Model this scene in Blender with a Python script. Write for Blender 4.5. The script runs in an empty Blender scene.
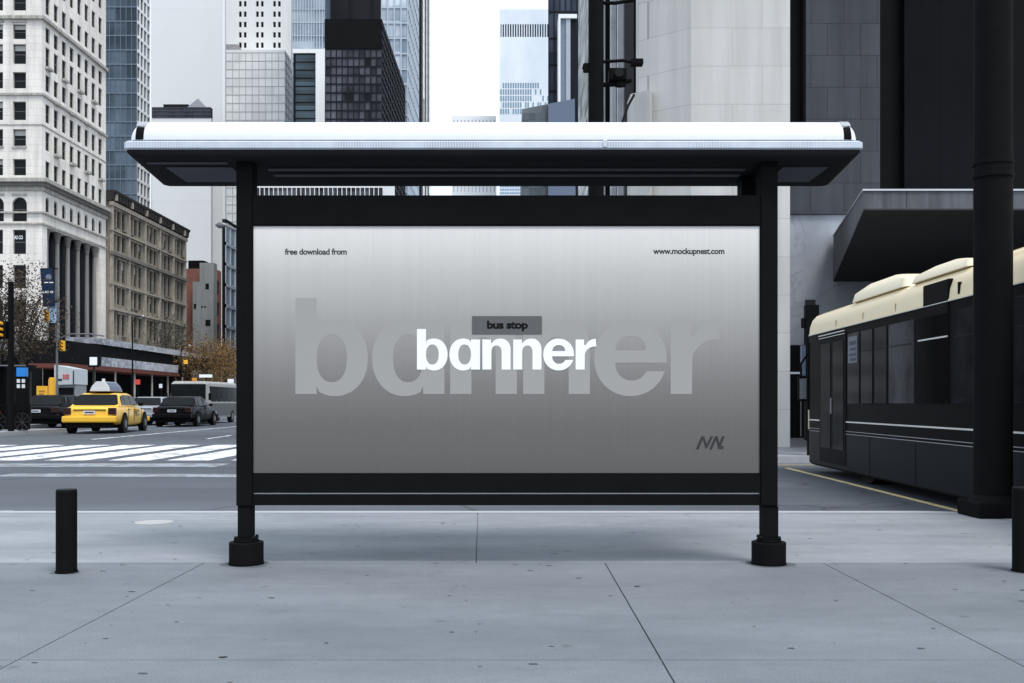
import bpy, bmesh, math, random
from mathutils import Vector, Matrix
random.seed(7)
PI = math.pi
F = 996.0; CAMZ = 1.05; ROADZ = -0.14
scene = bpy.context.scene
COL = scene.collection

def P(px, py, D):
    """point at distance D that the photo shows at pixel px, py"""
    return ((px-512)/F*D, D, CAMZ+(403-py)/F*D)
def PX(px, D): return (px-512)/F*D
def PZ(py, D): return CAMZ+(403-py)/F*D

# ------------------------------------------------------------------ materials
def lin(c):
    return tuple(((v/255)/12.92 if v/255 <= .04045 else ((v/255+.055)/1.055)**2.4) for v in c)

class NT:
    def __init__(s, name):
        s.m = bpy.data.materials.new(name); s.m.use_nodes = True
        s.t = s.m.node_tree; s.t.nodes.clear()
        s.out = s.n('ShaderNodeOutputMaterial')
        s.b = s.n('ShaderNodeBsdfPrincipled'); s.l(s.b.outputs[0], s.out.inputs[0])
    def n(s, typ, **kw):
        nd = s.t.nodes.new(typ)
        for k, v in kw.items(): setattr(nd, k, v)
        return nd
    def l(s, a, b): s.t.links.new(a, b)
    def math(s, op, a, b=None, clamp=False):
        m = s.n('ShaderNodeMath', operation=op); m.use_clamp = clamp
        for i, v in enumerate((a, b)):
            if v is None: continue
            if isinstance(v, (int, float)): m.inputs[i].default_value = v
            else: s.l(v, m.inputs[i])
        return m.outputs[0]
    def mix(s, f, a, b, mode='MIX'):
        m = s.n('ShaderNodeMix', data_type='RGBA', blend_type=mode)
        for i, v in ((0, f), (6, a), (7, b)):
            if isinstance(v, (int, float)): m.inputs[i].default_value = v
            elif isinstance(v, (tuple, list)): m.inputs[i].default_value = tuple(v)+(1,) if len(v) == 3 else v
            else: s.l(v, m.inputs[i])
        return m.outputs[2]
    def coords(s, scale=(1, 1, 1)):
        tc = s.n('ShaderNodeTexCoord'); mp = s.n('ShaderNodeMapping')
        mp.inputs['Scale'].default_value = scale
        s.l(tc.outputs['Object'], mp.inputs[0]); return mp.outputs[0]
    def noise(s, scale, vec=None, detail=4, rough=.6):
        nz = s.n('ShaderNodeTexNoise'); nz.inputs['Scale'].default_value = scale
        nz.inputs['Detail'].default_value = detail; nz.inputs['Roughness'].default_value = rough
        s.l(vec if vec is not None else s.coords(), nz.inputs['Vector']); return nz.outputs['Fac']
    def ramp(s, f, a, b, ca=(0, 0, 0), cb=(1, 1, 1)):
        r = s.n('ShaderNodeValToRGB'); e = r.color_ramp.elements
        e[0].position = a; e[1].position = b; e[0].color = tuple(ca)+(1,); e[1].color = tuple(cb)+(1,)
        s.l(f, r.inputs[0]); return r.outputs[0]
    def bump(s, h, strength=.3, dist=.01):
        bp = s.n('ShaderNodeBump'); bp.inputs['Strength'].default_value = strength
        bp.inputs['Distance'].default_value = dist
        s.l(h, bp.inputs['Height']); s.l(bp.outputs[0], s.b.inputs['Normal'])

def mat(name, col, rough=.6, spec=.3, metal=0, nscale=2., namt=.15, streak=0., brick=None, bump=0., bscale=40., coat=0):
    k = NT(name); c = tuple(col)
    k.b.inputs['Roughness'].default_value = rough
    k.b.inputs['Specular IOR Level'].default_value = spec
    k.b.inputs['Metallic'].default_value = metal
    if coat: k.b.inputs['Coat Weight'].default_value = coat
    base = k.mix(k.noise(nscale), tuple(v*(1-namt) for v in c), tuple(min(1, v*(1+namt)) for v in c))
    if streak:
        st = k.ramp(k.noise(1, k.coords((3.5*nscale, 3.5*nscale, .25*nscale)), 5), .40, .72)
        base = k.mix(k.math('MULTIPLY', st, streak), base, tuple(v*.45 for v in c))
    if brick:
        w, h, mort, dark = brick[:4]
        tc = k.n('ShaderNodeTexCoord'); sp = k.n('ShaderNodeSeparateXYZ'); k.l(tc.outputs['Object'], sp.inputs[0])
        cb = k.n('ShaderNodeCombineXYZ'); k.l(k.math('ADD', sp.outputs[0], sp.outputs[1]), cb.inputs[0]); k.l(sp.outputs[2], cb.inputs[1])
        bt = k.n('ShaderNodeTexBrick'); k.l(cb.outputs[0], bt.inputs['Vector'])
        bt.offset = brick[4] if len(brick) > 4 else .5
        bt.inputs['Scale'].default_value = 1; bt.inputs['Brick Width'].default_value = w
        bt.inputs['Row Height'].default_value = h; bt.inputs['Mortar Size'].default_value = mort
        bt.inputs['Mortar Smooth'].default_value = .1
        v = brick[5] if len(brick) > 5 else .1
        bt.inputs['Color1'].default_value = (1-v, 1-v, 1-v, 1); bt.inputs['Color2'].default_value = (1, 1, 1, 1)
        bt.inputs['Mortar'].default_value = (dark, dark, dark, 1)
        base = k.mix(1., base, bt.outputs['Color'], 'MULTIPLY')
    k.l(base, k.b.inputs['Base Color'])
    if bump: k.bump(k.noise(bscale, None, 5), bump, .01)
    return k.m

def glass_wall(name, dark, light, w, h, rough=.12, spec=.5, bias=.5, streaky=0.):
    """curtain wall pane: every pane of the grid has its own tint"""
    k = NT(name)
    k.b.inputs['Roughness'].default_value = rough; k.b.inputs['Specular IOR Level'].default_value = spec
    tc = k.n('ShaderNodeTexCoord'); sp = k.n('ShaderNodeSeparateXYZ'); k.l(tc.outputs['Object'], sp.inputs[0])
    u = k.math('FLOOR', k.math('DIVIDE', k.math('ADD', sp.outputs[0], sp.outputs[1]), w))
    v = k.math('FLOOR', k.math('DIVIDE', sp.outputs[2], h))
    cb = k.n('ShaderNodeCombineXYZ'); k.l(u, cb.inputs[0]); k.l(v, cb.inputs[1])
    wn = k.n('ShaderNodeTexWhiteNoise', noise_dimensions='2D'); k.l(cb.outputs[0], wn.inputs['Vector'])
    big = k.noise(.06, k.coords((1, 1, 1.6)), 3)
    f = k.math('ADD', k.math('MULTIPLY', wn.outputs['Value'], .55), k.math('MULTIPLY', k.math('SUBTRACT', big, .5), 2.2))
    f = k.math('ADD', f, bias-.3, True)
    if streaky:
        s2 = k.noise(.35, k.coords((1, 1, .06)), 4)
        f = k.math('ADD', f, k.math('MULTIPLY', k.math('SUBTRACT', s2, .5), streaky), True)
    k.l(k.mix(f, dark, light), k.b.inputs['Base Color'])
    return k.m

M = {}
M['black'] = mat('black_paint', (.0075, .0076, .008), .6, .02, nscale=6, namt=.25, bump=.05, bscale=90)
M['black_soft'] = mat('black_rubber', (.006, .006, .006), .8, .03)
M['underside'] = mat('dark_soffit', (.020, .020, .021), .8, .02, nscale=3, namt=.3)
M['diffuser'] = mat('grey_diffuser', (.085, .085, .10), .7, .05, nscale=3, namt=.3)
M['charcoal'] = mat('charcoal_metal', (.014, .0145, .016), .6, .08)
M['white_roof'] = mat('white_roof_shell', (.70, .72, .76), .4, .3, nscale=1.5, namt=.05, streak=.10)
M['steel'] = mat('brushed_steel', (.55, .56, .58), .35, .5, .8)
M['tyre'] = mat('tyre_rubber', (.012, .012, .012), .85, .2)
M['rim'] = mat('wheel_rim', (.16, .16, .165), .4, .5, .6)
M['taxi'] = mat('taxi_yellow_paint', (.86, .50, .035), .35, .4, nscale=1.5, namt=.06, coat=.3)
M['bumper_yellow'] = mat('yellow_bumper', (.80, .46, .04), .4, .3, namt=.08)
M['car_black'] = mat('black_car_paint', (.006, .006, .007), .25, .05)
M['car_silver'] = mat('silver_car_paint', (.35, .37, .40), .3, .5, .3)
M['car_glass'] = mat('tinted_car_glass', (.007, .008, .009), .12, .09, nscale=3, namt=.5)
M['red_lens'] = mat('dark_red_lens', (.028, .008, .008), .25, .2)
M['orange'] = mat('orange_plastic', (.75, .30, .02), .4, .4)
M['signal_yellow'] = mat('signal_yellow', (.80, .42, .03), .45, .3)
M['plate'] = mat('number_plate', (.65, .66, .68), .5, .3)
M['paper_white'] = mat('white_print', (.80, .81, .83), .5, .2, namt=.04)
M['blue_sign'] = mat('blue_sign_paint', (.02, .22, .62), .4, .3)
M['navy'] = mat('navy_banner_fabric', (.016, .03, .065), .8, .1)
M['pale_blue'] = mat('pale_blue_print', (.38, .55, .75), .6, .2)
M['red_print'] = mat('red_print', (.55, .06, .05), .6, .2)
M['red_trim'] = mat('rust_red_trim', (.12, .038, .028), .7, .2)
M['cream'] = mat('cream_bus_paint', (.84, .70, .46), .3, .4, nscale=1.2, namt=.05, coat=.3)
M['cream_pale'] = mat('pale_cream_cover', (.80, .71, .53), .4, .3, namt=.05)
M['bus_black'] = mat('bus_black_paint', (.0065, .0065, .007), .42, .02, namt=.2)
M['bus_skirt'] = mat('bus_slate_paint', (.0105, .0115, .0145), .45, .06, nscale=1, namt=.15)
M['line_white'] = mat('white_pinstripe', (.62, .61, .58), .4, .3)
M['bark'] = mat('tree_bark', (.035, .03, .025), .9, .1, nscale=8, namt=.4)

# ------------------------------------------------------------------ mesh builder
class MB:
    def __init__(s): s.v = []; s.f = []; s.m = []
    def add(s, vs, fs, mi=0):
        o = len(s.v); s.v += [tuple(v) for v in vs]
        for f in fs: s.f.append(tuple(i+o for i in f)); s.m.append(mi)
        return s
    def box(s, x0, x1, y0, y1, z0, z1, mi=0):
        v = [(x0,y0,z0),(x1,y0,z0),(x1,y1,z0),(x0,y1,z0),(x0,y0,z1),(x1,y0,z1),(x1,y1,z1),(x0,y1,z1)]
        return s.add(v, [(0,3,2,1),(4,5,6,7),(0,1,5,4),(1,2,6,5),(2,3,7,6),(3,0,4,7)], mi)
    def cyl(s, p0, p1, r0, r1=None, n=16, mi=0, cap=True):
        r1 = r0 if r1 is None else r1
        p0 = Vector(p0); p1 = Vector(p1); d = (p1-p0).normalized()
        a = d.orthogonal().normalized(); b = d.cross(a)
        vs = []
        for p, r in ((p0, r0), (p1, r1)):
            for i in range(n):
                t = 2*PI*i/n; vs.append(p+a*math.cos(t)*r+b*math.sin(t)*r)
        fs = [(i, (i+1) % n, n+(i+1) % n, n+i) for i in range(n)]
        if cap: fs += [tuple(range(n-1, -1, -1)), tuple(range(n, 2*n))]
        return s.add(vs, fs, mi)
    def tube(s, pts, r, n=8, mi=0):
        rs = r if isinstance(r, (list, tuple)) else [r]*len(pts)
        pts = [Vector(p) for p in pts]; vs = []; a = None
        for i, p in enumerate(pts):
            d = (pts[min(i+1, len(pts)-1)]-pts[max(i-1, 0)]).normalized()
            if a is None: a = d.orthogonal().normalized()
            else:
                a = a-d*a.dot(d); a = a.normalized() if a.length > 1e-5 else d.orthogonal().normalized()
            b = d.cross(a)
            for j in range(n):
                t = 2*PI*j/n; vs.append(p+(a*math.cos(t)+b*math.sin(t))*rs[i])
        fs = []
        for i in range(len(pts)-1):
            for j in range(n):
                fs.append((i*n+j, i*n+(j+1) % n, (i+1)*n+(j+1) % n, (i+1)*n+j))
        fs += [tuple(range(n-1, -1, -1)), tuple(range((len(pts)-1)*n, len(pts)*n))]
        return s.add(vs, fs, mi)
    def prism(s, poly, axis, a0, a1, mi=0):
        """poly of 2-D points extruded along axis 'x' (y,z), 'y' (x,z) or 'z' (x,y)"""
        n = len(poly)
        def q(p, a): return {'x': (a, p[0], p[1]), 'y': (p[0], a, p[1]), 'z': (p[0], p[1], a)}[axis]
        vs = [q(p, a0) for p in poly]+[q(p, a1) for p in poly]
        fs = [(i, (i+1) % n, n+(i+1) % n, n+i) for i in range(n)]+[tuple(range(n-1, -1, -1)), tuple(range(n, 2*n))]
        return s.add(vs, fs, mi)
    def loft(s, rings, mi=0, cap=True, closed=True):
        n = len(rings[0]); vs = [p for r in rings for p in r]; fs = []
        for i in range(len(rings)-1):
            for j in range(n if closed else n-1):
                fs.append((i*n+j, i*n+(j+1) % n, (i+1)*n+(j+1) % n, (i+1)*n+j))
        if cap: fs += [tuple(range(n-1, -1, -1)), tuple(range((len(rings)-1)*n, len(rings)*n))]
        return s.add(vs, fs, mi)
    def build(s, name, mats, parent=None, org=None, bevel=0, smooth=False, segs=2, fix=True):
        """org: world origin of the root empty, subtracted so the part sits right under it"""
        me = bpy.data.meshes.new(name)
        if org is None and parent is not None: org = parent.get('_o')
        ox, oy, oz = org if org is not None else (0, 0, 0)
        me.from_pydata([(v[0]-ox, v[1]-oy, v[2]-oz) for v in s.v], [], s.f)
        mats = mats if isinstance(mats, (list, tuple)) else [mats]
        for m in mats: me.materials.append(m)
        for p, mi in zip(me.polygons, s.m): p.material_index = mi
        if fix:
            bm = bmesh.new(); bm.from_mesh(me); bmesh.ops.recalc_face_normals(bm, faces=bm.faces)
            bm.to_mesh(me); bm.free()
        if smooth:
            for p in me.polygons: p.use_smooth = True
            me.set_sharp_from_angle(angle=math.radians(40))
        o = bpy.data.objects.new(name, me); COL.objects.link(o)
        if parent is not None: o.parent = parent
        elif org is not None: o.location = org
        if parent is not None and org is not None and parent.type == 'MESH': o.location = (0, 0, 0)
        if bevel:
            b = o.modifiers.new('b', 'BEVEL'); b.width = bevel; b.segments = segs; b.limit_method = 'ANGLE'; b.angle_limit = .6
        return o

OR = {}
def thing(name, label, cat, loc=(0, 0, 0), group=None):
    o = bpy.data.objects.new(name, None); COL.objects.link(o); o.location = loc
    o.empty_display_size = .2
    o['label'] = label; o['category'] = cat
    if group: o['group'] = group
    OR[o.name] = tuple(loc)
    return o
def part(mb, name, m, root, **kw):
    """mesh in world coordinates -> child of root (root: Empty, or a part whose origin is its Empty's)"""
    r = root
    while r.parent is not None: r = r.parent
    return mb.build(name, m, root, org=OR[r.name], **kw)
def tag(o, label, cat, group=None):
    o['label'] = label; o['category'] = cat
    if group: o['group'] = group
    return o
def struct(o): o['kind'] = 'structure'; return o
def copy_tree(o, parent=None):
    c = o.copy(); COL.objects.link(c)
    if parent is not None: c.parent = parent
    for ch in o.children: copy_tree(ch, c)
    return c

# facade with real openings ------------------------------------------------
def facade(mb, O, U, N, W, z0, z1, ops, depth, mi=0, rmi=0):
    """wall sheet from O along U with recessed openings (u0,u1,v0,v1); N points outwards"""
    us = sorted(set([0, W]+[o[0] for o in ops]+[o[1] for o in ops]))
    vs = sorted(set([z0, z1]+[o[2] for o in ops]+[o[3] for o in ops]))
    us = [u for u in us if 0 <= u <= W]; vs = [v for v in vs if z0 <= v <= z1]
    idx = {}
    def pt(u, v, d=0):
        return (O[0]+U[0]*u-N[0]*d, O[1]+U[1]*u-N[1]*d, v)
    base = len(mb.v)
    for i, u in enumerate(us):
        for j, v in enumerate(vs):
            idx[i, j] = len(mb.v); mb.v.append(pt(u, v))
    for i in range(len(us)-1):
        for j in range(len(vs)-1):
            cu, cv = (us[i]+us[i+1])/2, (vs[j]+vs[j+1])/2
            if any(o[0] < cu < o[1] and o[2] < cv < o[3] for o in ops): continue
            mb.f.append((idx[i, j], idx[i+1, j], idx[i+1, j+1], idx[i, j+1])); mb.m.append(mi)
    for (a, b, c, d) in [o[:4] for o in ops]:
        for (p, q) in (((a, c), (b, c)), ((b, c), (b, d)), ((b, d), (a, d)), ((a, d), (a, c))):
            mb.add([pt(*p), pt(*q), pt(*q, depth), pt(*p, depth)], [(0, 1, 2, 3)], rmi)
    return pt

def relief(mb, O, U, N, W, z0, z1, nu, nv, fu, fv, depth, frame_mi=0, pane_mi=1):
    """curtain wall: grid of panes set back behind a continuous frame, one connected sheet"""
    du, dv = W/nu, (z1-z0)/nv
    def pt(u, v, d=0): return (O[0]+U[0]*u-N[0]*d, O[1]+U[1]*u-N[1]*d, v)
    idx = {}
    for i in range(nu+1):
        for j in range(nv+1):
            idx[i, j] = len(mb.v); mb.v.append(pt(i*du, z0+j*dv))
    for i in range(nu):
        for j in range(nv):
            u0, u1, v0, v1 = i*du+fu/2, (i+1)*du-fu/2, z0+j*dv+fv/2, z0+(j+1)*dv-fv/2
            k = len(mb.v)
            for d in (0, depth):
                mb.v += [pt(u0, v0, d), pt(u1, v0, d), pt(u1, v1, d), pt(u0, v1, d)]
            g = [idx[i, j], idx[i+1, j], idx[i+1, j+1], idx[i, j+1]]
            for e in range(4):
                e2 = (e+1) % 4
                mb.f.append((g[e], g[e2], k+e2, k+e)); mb.m.append(frame_mi)
                mb.f.append((k+e, k+e2, k+4+e2, k+4+e)); mb.m.append(frame_mi)
            mb.f.append((k+4, k+5, k+6, k+7)); mb.m.append(pane_mi)

# ------------------------------------------------------------------ camera
cam = bpy.data.cameras.new('camera'); co = bpy.data.objects.new('camera', cam); COL.objects.link(co)
co.location = (0, 0, CAMZ); co.rotation_euler = (PI/2, 0, 0)
cam.sensor_width = 36; cam.lens = F/1024*36; cam.shift_y = (403-341.5)/1024
cam.clip_start = .05; cam.clip_end = 6000
scene.camera = co

# ------------------------------------------------------------------ light
SUN_EL, SUN_AZ = math.radians(63), math.radians(146)     # azimuth clockwise from +Y (north)
w = bpy.data.worlds.new('World'); scene.world = w; w.use_nodes = True
nt = w.node_tree; nt.nodes.clear()
wo = nt.nodes.new('ShaderNodeOutputWorld'); bg = nt.nodes.new('ShaderNodeBackground')
sky = nt.nodes.new('ShaderNodeTexSky'); sky.sky_type = 'NISHITA'; sky.sun_disc = False
sky.sun_elevation = SUN_EL; sky.sun_rotation = SUN_AZ; sky.air_density = 1.2; sky.dust_density = 3
mx = nt.nodes.new('ShaderNodeMix'); mx.data_type = 'RGBA'; mx.inputs[0].default_value = .82
mx.inputs[7].default_value = (12.4, 14.1, 16.2, 1)              # the even white cloud layer
nt.links.new(sky.outputs[0], mx.inputs[6]); nt.links.new(mx.outputs[2], bg.inputs[0])
bg.inputs[1].default_value = .10; nt.links.new(bg.outputs[0], wo.inputs[0])
sl = bpy.data.lights.new('sun', 'SUN'); so = bpy.data.objects.new('sun', sl); COL.objects.link(so)
sl.energy = 2.8; sl.angle = math.radians(20); sl.color = (1, .975, .95)
dv = Vector((math.sin(SUN_AZ)*math.cos(SUN_EL), math.cos(SUN_AZ)*math.cos(SUN_EL), math.sin(SUN_EL)))
so.rotation_euler = dv.to_track_quat('Z', 'Y').to_euler()
so.location = (30, -20, 60)
vs_ = scene.view_settings; vs_.view_transform = 'Standard'; vs_.look = 'None'; vs_.gamma = 1; vs_.use_curve_mapping = False
vs_.exposure = 0.0
scene.render.engine = 'CYCLES'
scene.cycles.max_bounces = 6; scene.cycles.use_denoising = True

# ------------------------------------------------------------------ ground
def asphalt():
    k = NT('worn_asphalt')
    k.b.inputs['Roughness'].default_value = .82; k.b.inputs['Specular IOR Level'].default_value = .3
    big = k.noise(.10, k.coords((.35, 1.6, 1)), 6, .65)
    fine = k.noise(60, None, 3)
    c = k.mix(k.ramp(big, .35, .68), (.055, .063, .074), (.118, .131, .153))
    pale = k.ramp(k.noise(.22, k.coords((.12, 1.5, 1)), 5), .56, .70)
    c = k.mix(k.math('MULTIPLY', pale, .55), c, (.20, .218, .245))
    c = k.mix(k.math('MULTIPLY', fine, .5), c, (.055, .06, .068))
    vo = k.n('ShaderNodeTexVoronoi', feature='DISTANCE_TO_EDGE'); vo.inputs['Scale'].default_value = .22
    wv = k.n('ShaderNodeVectorMath', operation='ADD'); nz = k.n('ShaderNodeTexNoise'); nz.inputs['Scale'].default_value = 1.3
    cc = k.coords(); k.l(cc, nz.inputs['Vector']); k.l(cc, wv.inputs[0]); k.l(nz.outputs['Color'], wv.inputs[1]); k.l(wv.outputs[0], vo.inputs['Vector'])
    crack = k.ramp(vo.outputs['Distance'], .003, .010, (1, 1, 1), (0, 0, 0))
    c = k.mix(k.math('MULTIPLY', crack, .7), c, (.03, .03, .034))
    k.l(c, k.b.inputs['Base Color']); k.bump(fine, .5, .006)
    return k.m
def paving(name, a, b):
    k = NT(name)
    k.b.inputs['Roughness'].default_value = .75; k.b.inputs['Specular IOR Level'].default_value = .25
    n1 = k.noise(.9, k.coords((.5, 1.4, 1)), 6, .6); n2 = k.noise(120, None, 2)
    c = k.mix(k.ramp(n1, .3, .7), a, b)
    c = k.mix(k.math('MULTIPLY', k.ramp(n2, .38, .66), .42), c, tuple(v*.50 for v in a))
    n3 = k.ramp(k.noise(5.5, k.coords((1, 1.6, 1)), 7, .75), .42, .66)
    c = k.mix(k.math('MULTIPLY', n3, .20), c, tuple(v*.55 for v in a))
    vc = k.n('ShaderNodeTexVoronoi', feature='DISTANCE_TO_EDGE'); vc.inputs['Scale'].default_value = .42
    wv = k.n('ShaderNodeVectorMath', operation='ADD'); nz = k.n('ShaderNodeTexNoise'); nz.inputs['Scale'].default_value = 1.1; nz.inputs['Detail'].default_value = 6
    cc = k.coords(); k.l(cc, nz.inputs['Vector']); k.l(cc, wv.inputs[0]); k.l(nz.outputs['Color'], wv.inputs[1]); k.l(wv.outputs[0], vc.inputs['Vector'])
    crk = k.ramp(vc.outputs['Distance'], .0006, .0022, (1, 1, 1), (0, 0, 0))
    crk = k.math('MULTIPLY', crk, k.ramp(k.noise(.6), .50, .60))
    c = k.mix(k.math('MULTIPLY', crk, .55), c, tuple(v*.35 for v in a))
    # gum spots and small stains with their own shapes
    for sc, th, amt in ((3.6, .07, .4), (2.2, .055, .4)):
        vo = k.n('ShaderNodeTexVoronoi'); vo.inputs['Scale'].default_value = sc
        k.l(k.coords((1, 1, .01)), vo.inputs['Vector'])
        spot = k.ramp(vo.outputs['Distance'], th*.9, th*1.6, (1, 1, 1), (0, 0, 0))
        sep = k.n('ShaderNodeSeparateXYZ'); k.l(vo.outputs['Color'], sep.inputs[0])
        sel = k.math('GREATER_THAN', sep.outputs[0], .72)
        c = k.mix(k.math('MULTIPLY', k.math('MULTIPLY', spot, sel), amt), c, (.06, .058, .06))
    st = k.ramp(k.noise(2.2, k.coords((.6, 2, 1)), 6, .7), .60, .78)
    c = k.mix(k.math('MULTIPLY', st, .5), c, tuple(v*.55 for v in a))
    k.l(c, k.b.inputs['Base Color']); k.bump(n2, .25, .003)
    return k.m
M['asphalt'] = asphalt()
M['pave'] = paving('grey_concrete_paving', (.140, .156, .174), (.222, .240, .262))
M['pave_brightened'] = paving('light_concrete_brightened', (.205, .222, .243), (.345, .363, .385))  # lighter slabs, with the brighter daylight behind the shelter put into the colour too
M['pave2'] = paving('far_concrete_paving', (.25, .26, .28), (.33, .34, .36))
M['kerb'] = mat('granite_kerb', (.36, .37, .39), .7, .2, nscale=14, namt=.2)

r = MB().add([(-1500, -300, ROADZ), (1500, -300, ROADZ), (1500, 3000, ROADZ), (-1500, 3000, ROADZ)], [(0, 1, 2, 3)])
struct(r.build('road', M['asphalt']))

def slabs(mb, xs, ys, g=.007, dep=.012):
    """continuous sheet with sunk joints between the slabs"""
    X = []
    for x in xs: X += [x-g/2, x+g/2]
    Y = []
    for y in ys: Y += [y-g/2, y+g/2]
    X = X[1:-1]; Y = Y[1:-1]
    for i in range(len(X)-1):
        for j in range(len(Y)-1):
            gz = -dep if (i % 2 == 1 or j % 2 == 1) else 0
            mb.add([(X[i], Y[j], gz), (X[i+1], Y[j], gz), (X[i+1], Y[j+1], gz), (X[i], Y[j+1], gz)], [(0, 1, 2, 3)])
    for i in range(1, len(X)-1, 2):        # groove sides
        for (x) in (X[i], X[i+1]):
            mb.add([(x, Y[0], 0), (x, Y[-1], 0), (x, Y[-1], -dep), (x, Y[0], -dep)], [(0, 1, 2, 3)])
    for j in range(1, len(Y)-1, 2):
        for (y) in (Y[j], Y[j+1]):
            mb.add([(X[0], y, 0), (X[-1], y, 0), (X[-1], y, -dep), (X[0], y, -dep)], [(0, 1, 2, 3)])
pv = MB()
slabs(pv, [-14, -11.2, -8.6, -6.4, -4.35, -2.02, .61, 2.04, 4.45], [-4, -1.2, 1.6, 4.07, 6.54])
pv2 = MB(); slabs(pv2, [-14, -9.8, -6.4, -.235, 4.545], [6.54, 9.50]); pv2.v = [(x-.031*(y-6.54), y, z_) for x, y, z_ in pv2.v]; struct(pv2.build('sidewalk', M['pave_brightened']))
# dark bed under the joints, edge down to the road
pv.add([(-14, -4, -.02), (4.45, -4, -.02), (4.45, 9.5, -.02), (-14, 9.5, -.02)], [(0, 1, 2, 3)])
sw = struct(pv.build('sidewalk', M['pave']))
kb = MB()
cx, cy, rr = 4.45-.5, 9.5-.5, .5
def kerb_path(off):
    pts = [(-14, 9.5+off)]
    for i in range(9):
        t = PI/2-i*PI/16; pts.append((cx+(rr+off)*math.cos(t), cy+(rr+off)*math.sin(t)))
    pts.append((4.45+off, -4)); return pts
a_, b_ = kerb_path(.003), kerb_path(.18)
for i in range(len(a_)-1):
    p, q, s_, t_ = a_[i], a_[i+1], b_[i+1], b_[i]
    kb.add([(p[0], p[1], .002), (q[0], q[1], .002), (s_[0], s_[1], .002), (t_[0], t_[1], .002)], [(0, 1, 2, 3)])
    kb.add([(t_[0], t_[1], .002), (s_[0], s_[1], .002), (s_[0], s_[1], ROADZ-.02), (t_[0], t_[1], ROADZ-.02)], [(0, 1, 2, 3)])
struct(kb.build('kerb', M['kerb']))

# far side of the cross street: right corner block and left plaza
def block(name, x0, x1, y0, y1, m, kerbed=True):
    b = MB().box(x0+.15, x1-.15, y0+.15, y1, ROADZ-.05, 0)
    struct(b.build(name, m))
    k = MB().box(x0, x1, y0, y0+.148, ROADZ-.05, .004)
    k.box(x0, x0+.148, y0+.15, y1, ROADZ-.05, .004); k.box(x1-.148, x1, y0+.15, y1, ROADZ-.05, .004)
    struct(k.build('kerb', M['kerb']))
block('pavement', -4.6, 60, 19.6, 400, M['pave2'])
block('pavement', -140, -18.3, 31.0, 41.0, M['pave2'])
block('pavement', -140, -23.2, 41.0, 420, M['pave2'])

def paint(name, col, wear=.5):
    k = NT(name); k.b.inputs['Roughness'].default_value = .7
    f = k.ramp(k.noise(3.5, k.coords((1, 1, 1)), 8, .75), wear-.10, wear+.06)
    k.l(k.mix(f, (.14, .145, .155), col), k.b.inputs['Base Color']); return k.m
M['mark'] = paint('road_paint_white', (.78, .80, .83), .475)
M['mark_worn'] = paint('worn_road_paint', (.30, .33, .37), .53)
M['mark_yellow'] = paint('road_paint_yellow', (.62, .50, .25), .40)
mk = MB(); z = ROADZ+.004
x = -34.0
while x < -5.2:
    j = random.uniform(-.03, .03)
    mk.add([(x+j, 20.6, z), (x+.88+j, 20.6, z), (x+.88+j, 28.2, z), (x+j, 28.2, z)], [(0, 1, 2, 3)])
    x += 1.28
struct(mk.build('crosswalk_marking', M['mark']))
mk = MB()
def stripe(mb, x0, y0, x1, y1, w):
    d = Vector((x1-x0, y1-y0)).normalized(); n = Vector((-d.y, d.x))*w/2
    mb.add([(x0+n.x, y0+n.y, z), (x0-n.x, y0-n.y, z), (x1-n.x, y1-n.y, z), (x1+n.x, y1+n.y, z)], [(0, 1, 2, 3)])
stripe(mk, -13.7, 32.5, -14.6, 100, .16); stripe(mk, -10.1, 33, -10.3, 36.5, .14); stripe(mk, -18.3, 42, -18.6, 100, .14)
stripe(mk, -10.5, 44, -10.6, 48, .14)
struct(mk.build('lane_marking', M['mark']))
mk = MB()
stripe(mk, -34, 19.2, -5.5, 19.0, 1.1); stripe(mk, -8.4, 16.4, -1.5, 16.2, .7); stripe(mk, -5.9, 10.9, -5.5, 10.9, .2)
stripe(mk, .8, 10.25, 1.1, 10.05, .07); pass
struct(mk.build('worn_marking', M['mark_worn']))
mk = MB(); stripe(mk, 5.02, 18.2, 4.90, 9.9, .10); stripe(mk, 4.55, 19.1, 12, 19.0, .1)
struct(mk.build('yellow_marking', M['mark_yellow']))

rnd = random.Random(11); gm = MB()
for i in range(190):
    D_ = rnd.uniform(3.3, 9.2); x_ = rnd.uniform(-.56, .56)*D_
    if x_ > 4.3: continue
    q = rnd.choice((.004, .005, .006, .008, .008, .010, .013)); e_ = rnd.uniform(.5, 1.1); n_ = 9; ph = rnd.random()*6
    pts_ = []
    for j in range(n_):
        t = 2*PI*j/n_; rr_ = q*(1+.35*math.sin(3*t+ph)*rnd.random()+rnd.uniform(-.15, .15))
        pts_.append((x_+rr_*math.cos(t)*1.5, D_+rr_*math.sin(t)*e_, .0022))
    gm.add(pts_, [tuple(range(n_))], rnd.choice((0, 0, 1)))
for (gx, gy, gr) in ((sx(243.5)if 0 else -1.732, 6.49, .135), (1.676, 6.49, .135), (PX(66.5, 6.17), 6.17, .076), (PX(1024, 6.2), 6.2, .083)):  # irregular dark discs painting contact shade around the post feet and bollards
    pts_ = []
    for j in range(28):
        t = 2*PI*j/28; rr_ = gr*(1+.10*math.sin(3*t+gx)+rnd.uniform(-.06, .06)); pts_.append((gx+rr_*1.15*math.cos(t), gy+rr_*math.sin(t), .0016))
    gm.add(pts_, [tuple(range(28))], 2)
gs = gm.build('gum_and_contact_shade', [mat('old_gum', (.085, .088, .095), .8, .1), mat('dark_gum', (.03, .03, .032), .8, .1), mat('contact_shade', (.105, .115, .128), .85, .1, nscale=18, namt=.4)]); gs['kind'] = 'stuff'
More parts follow.
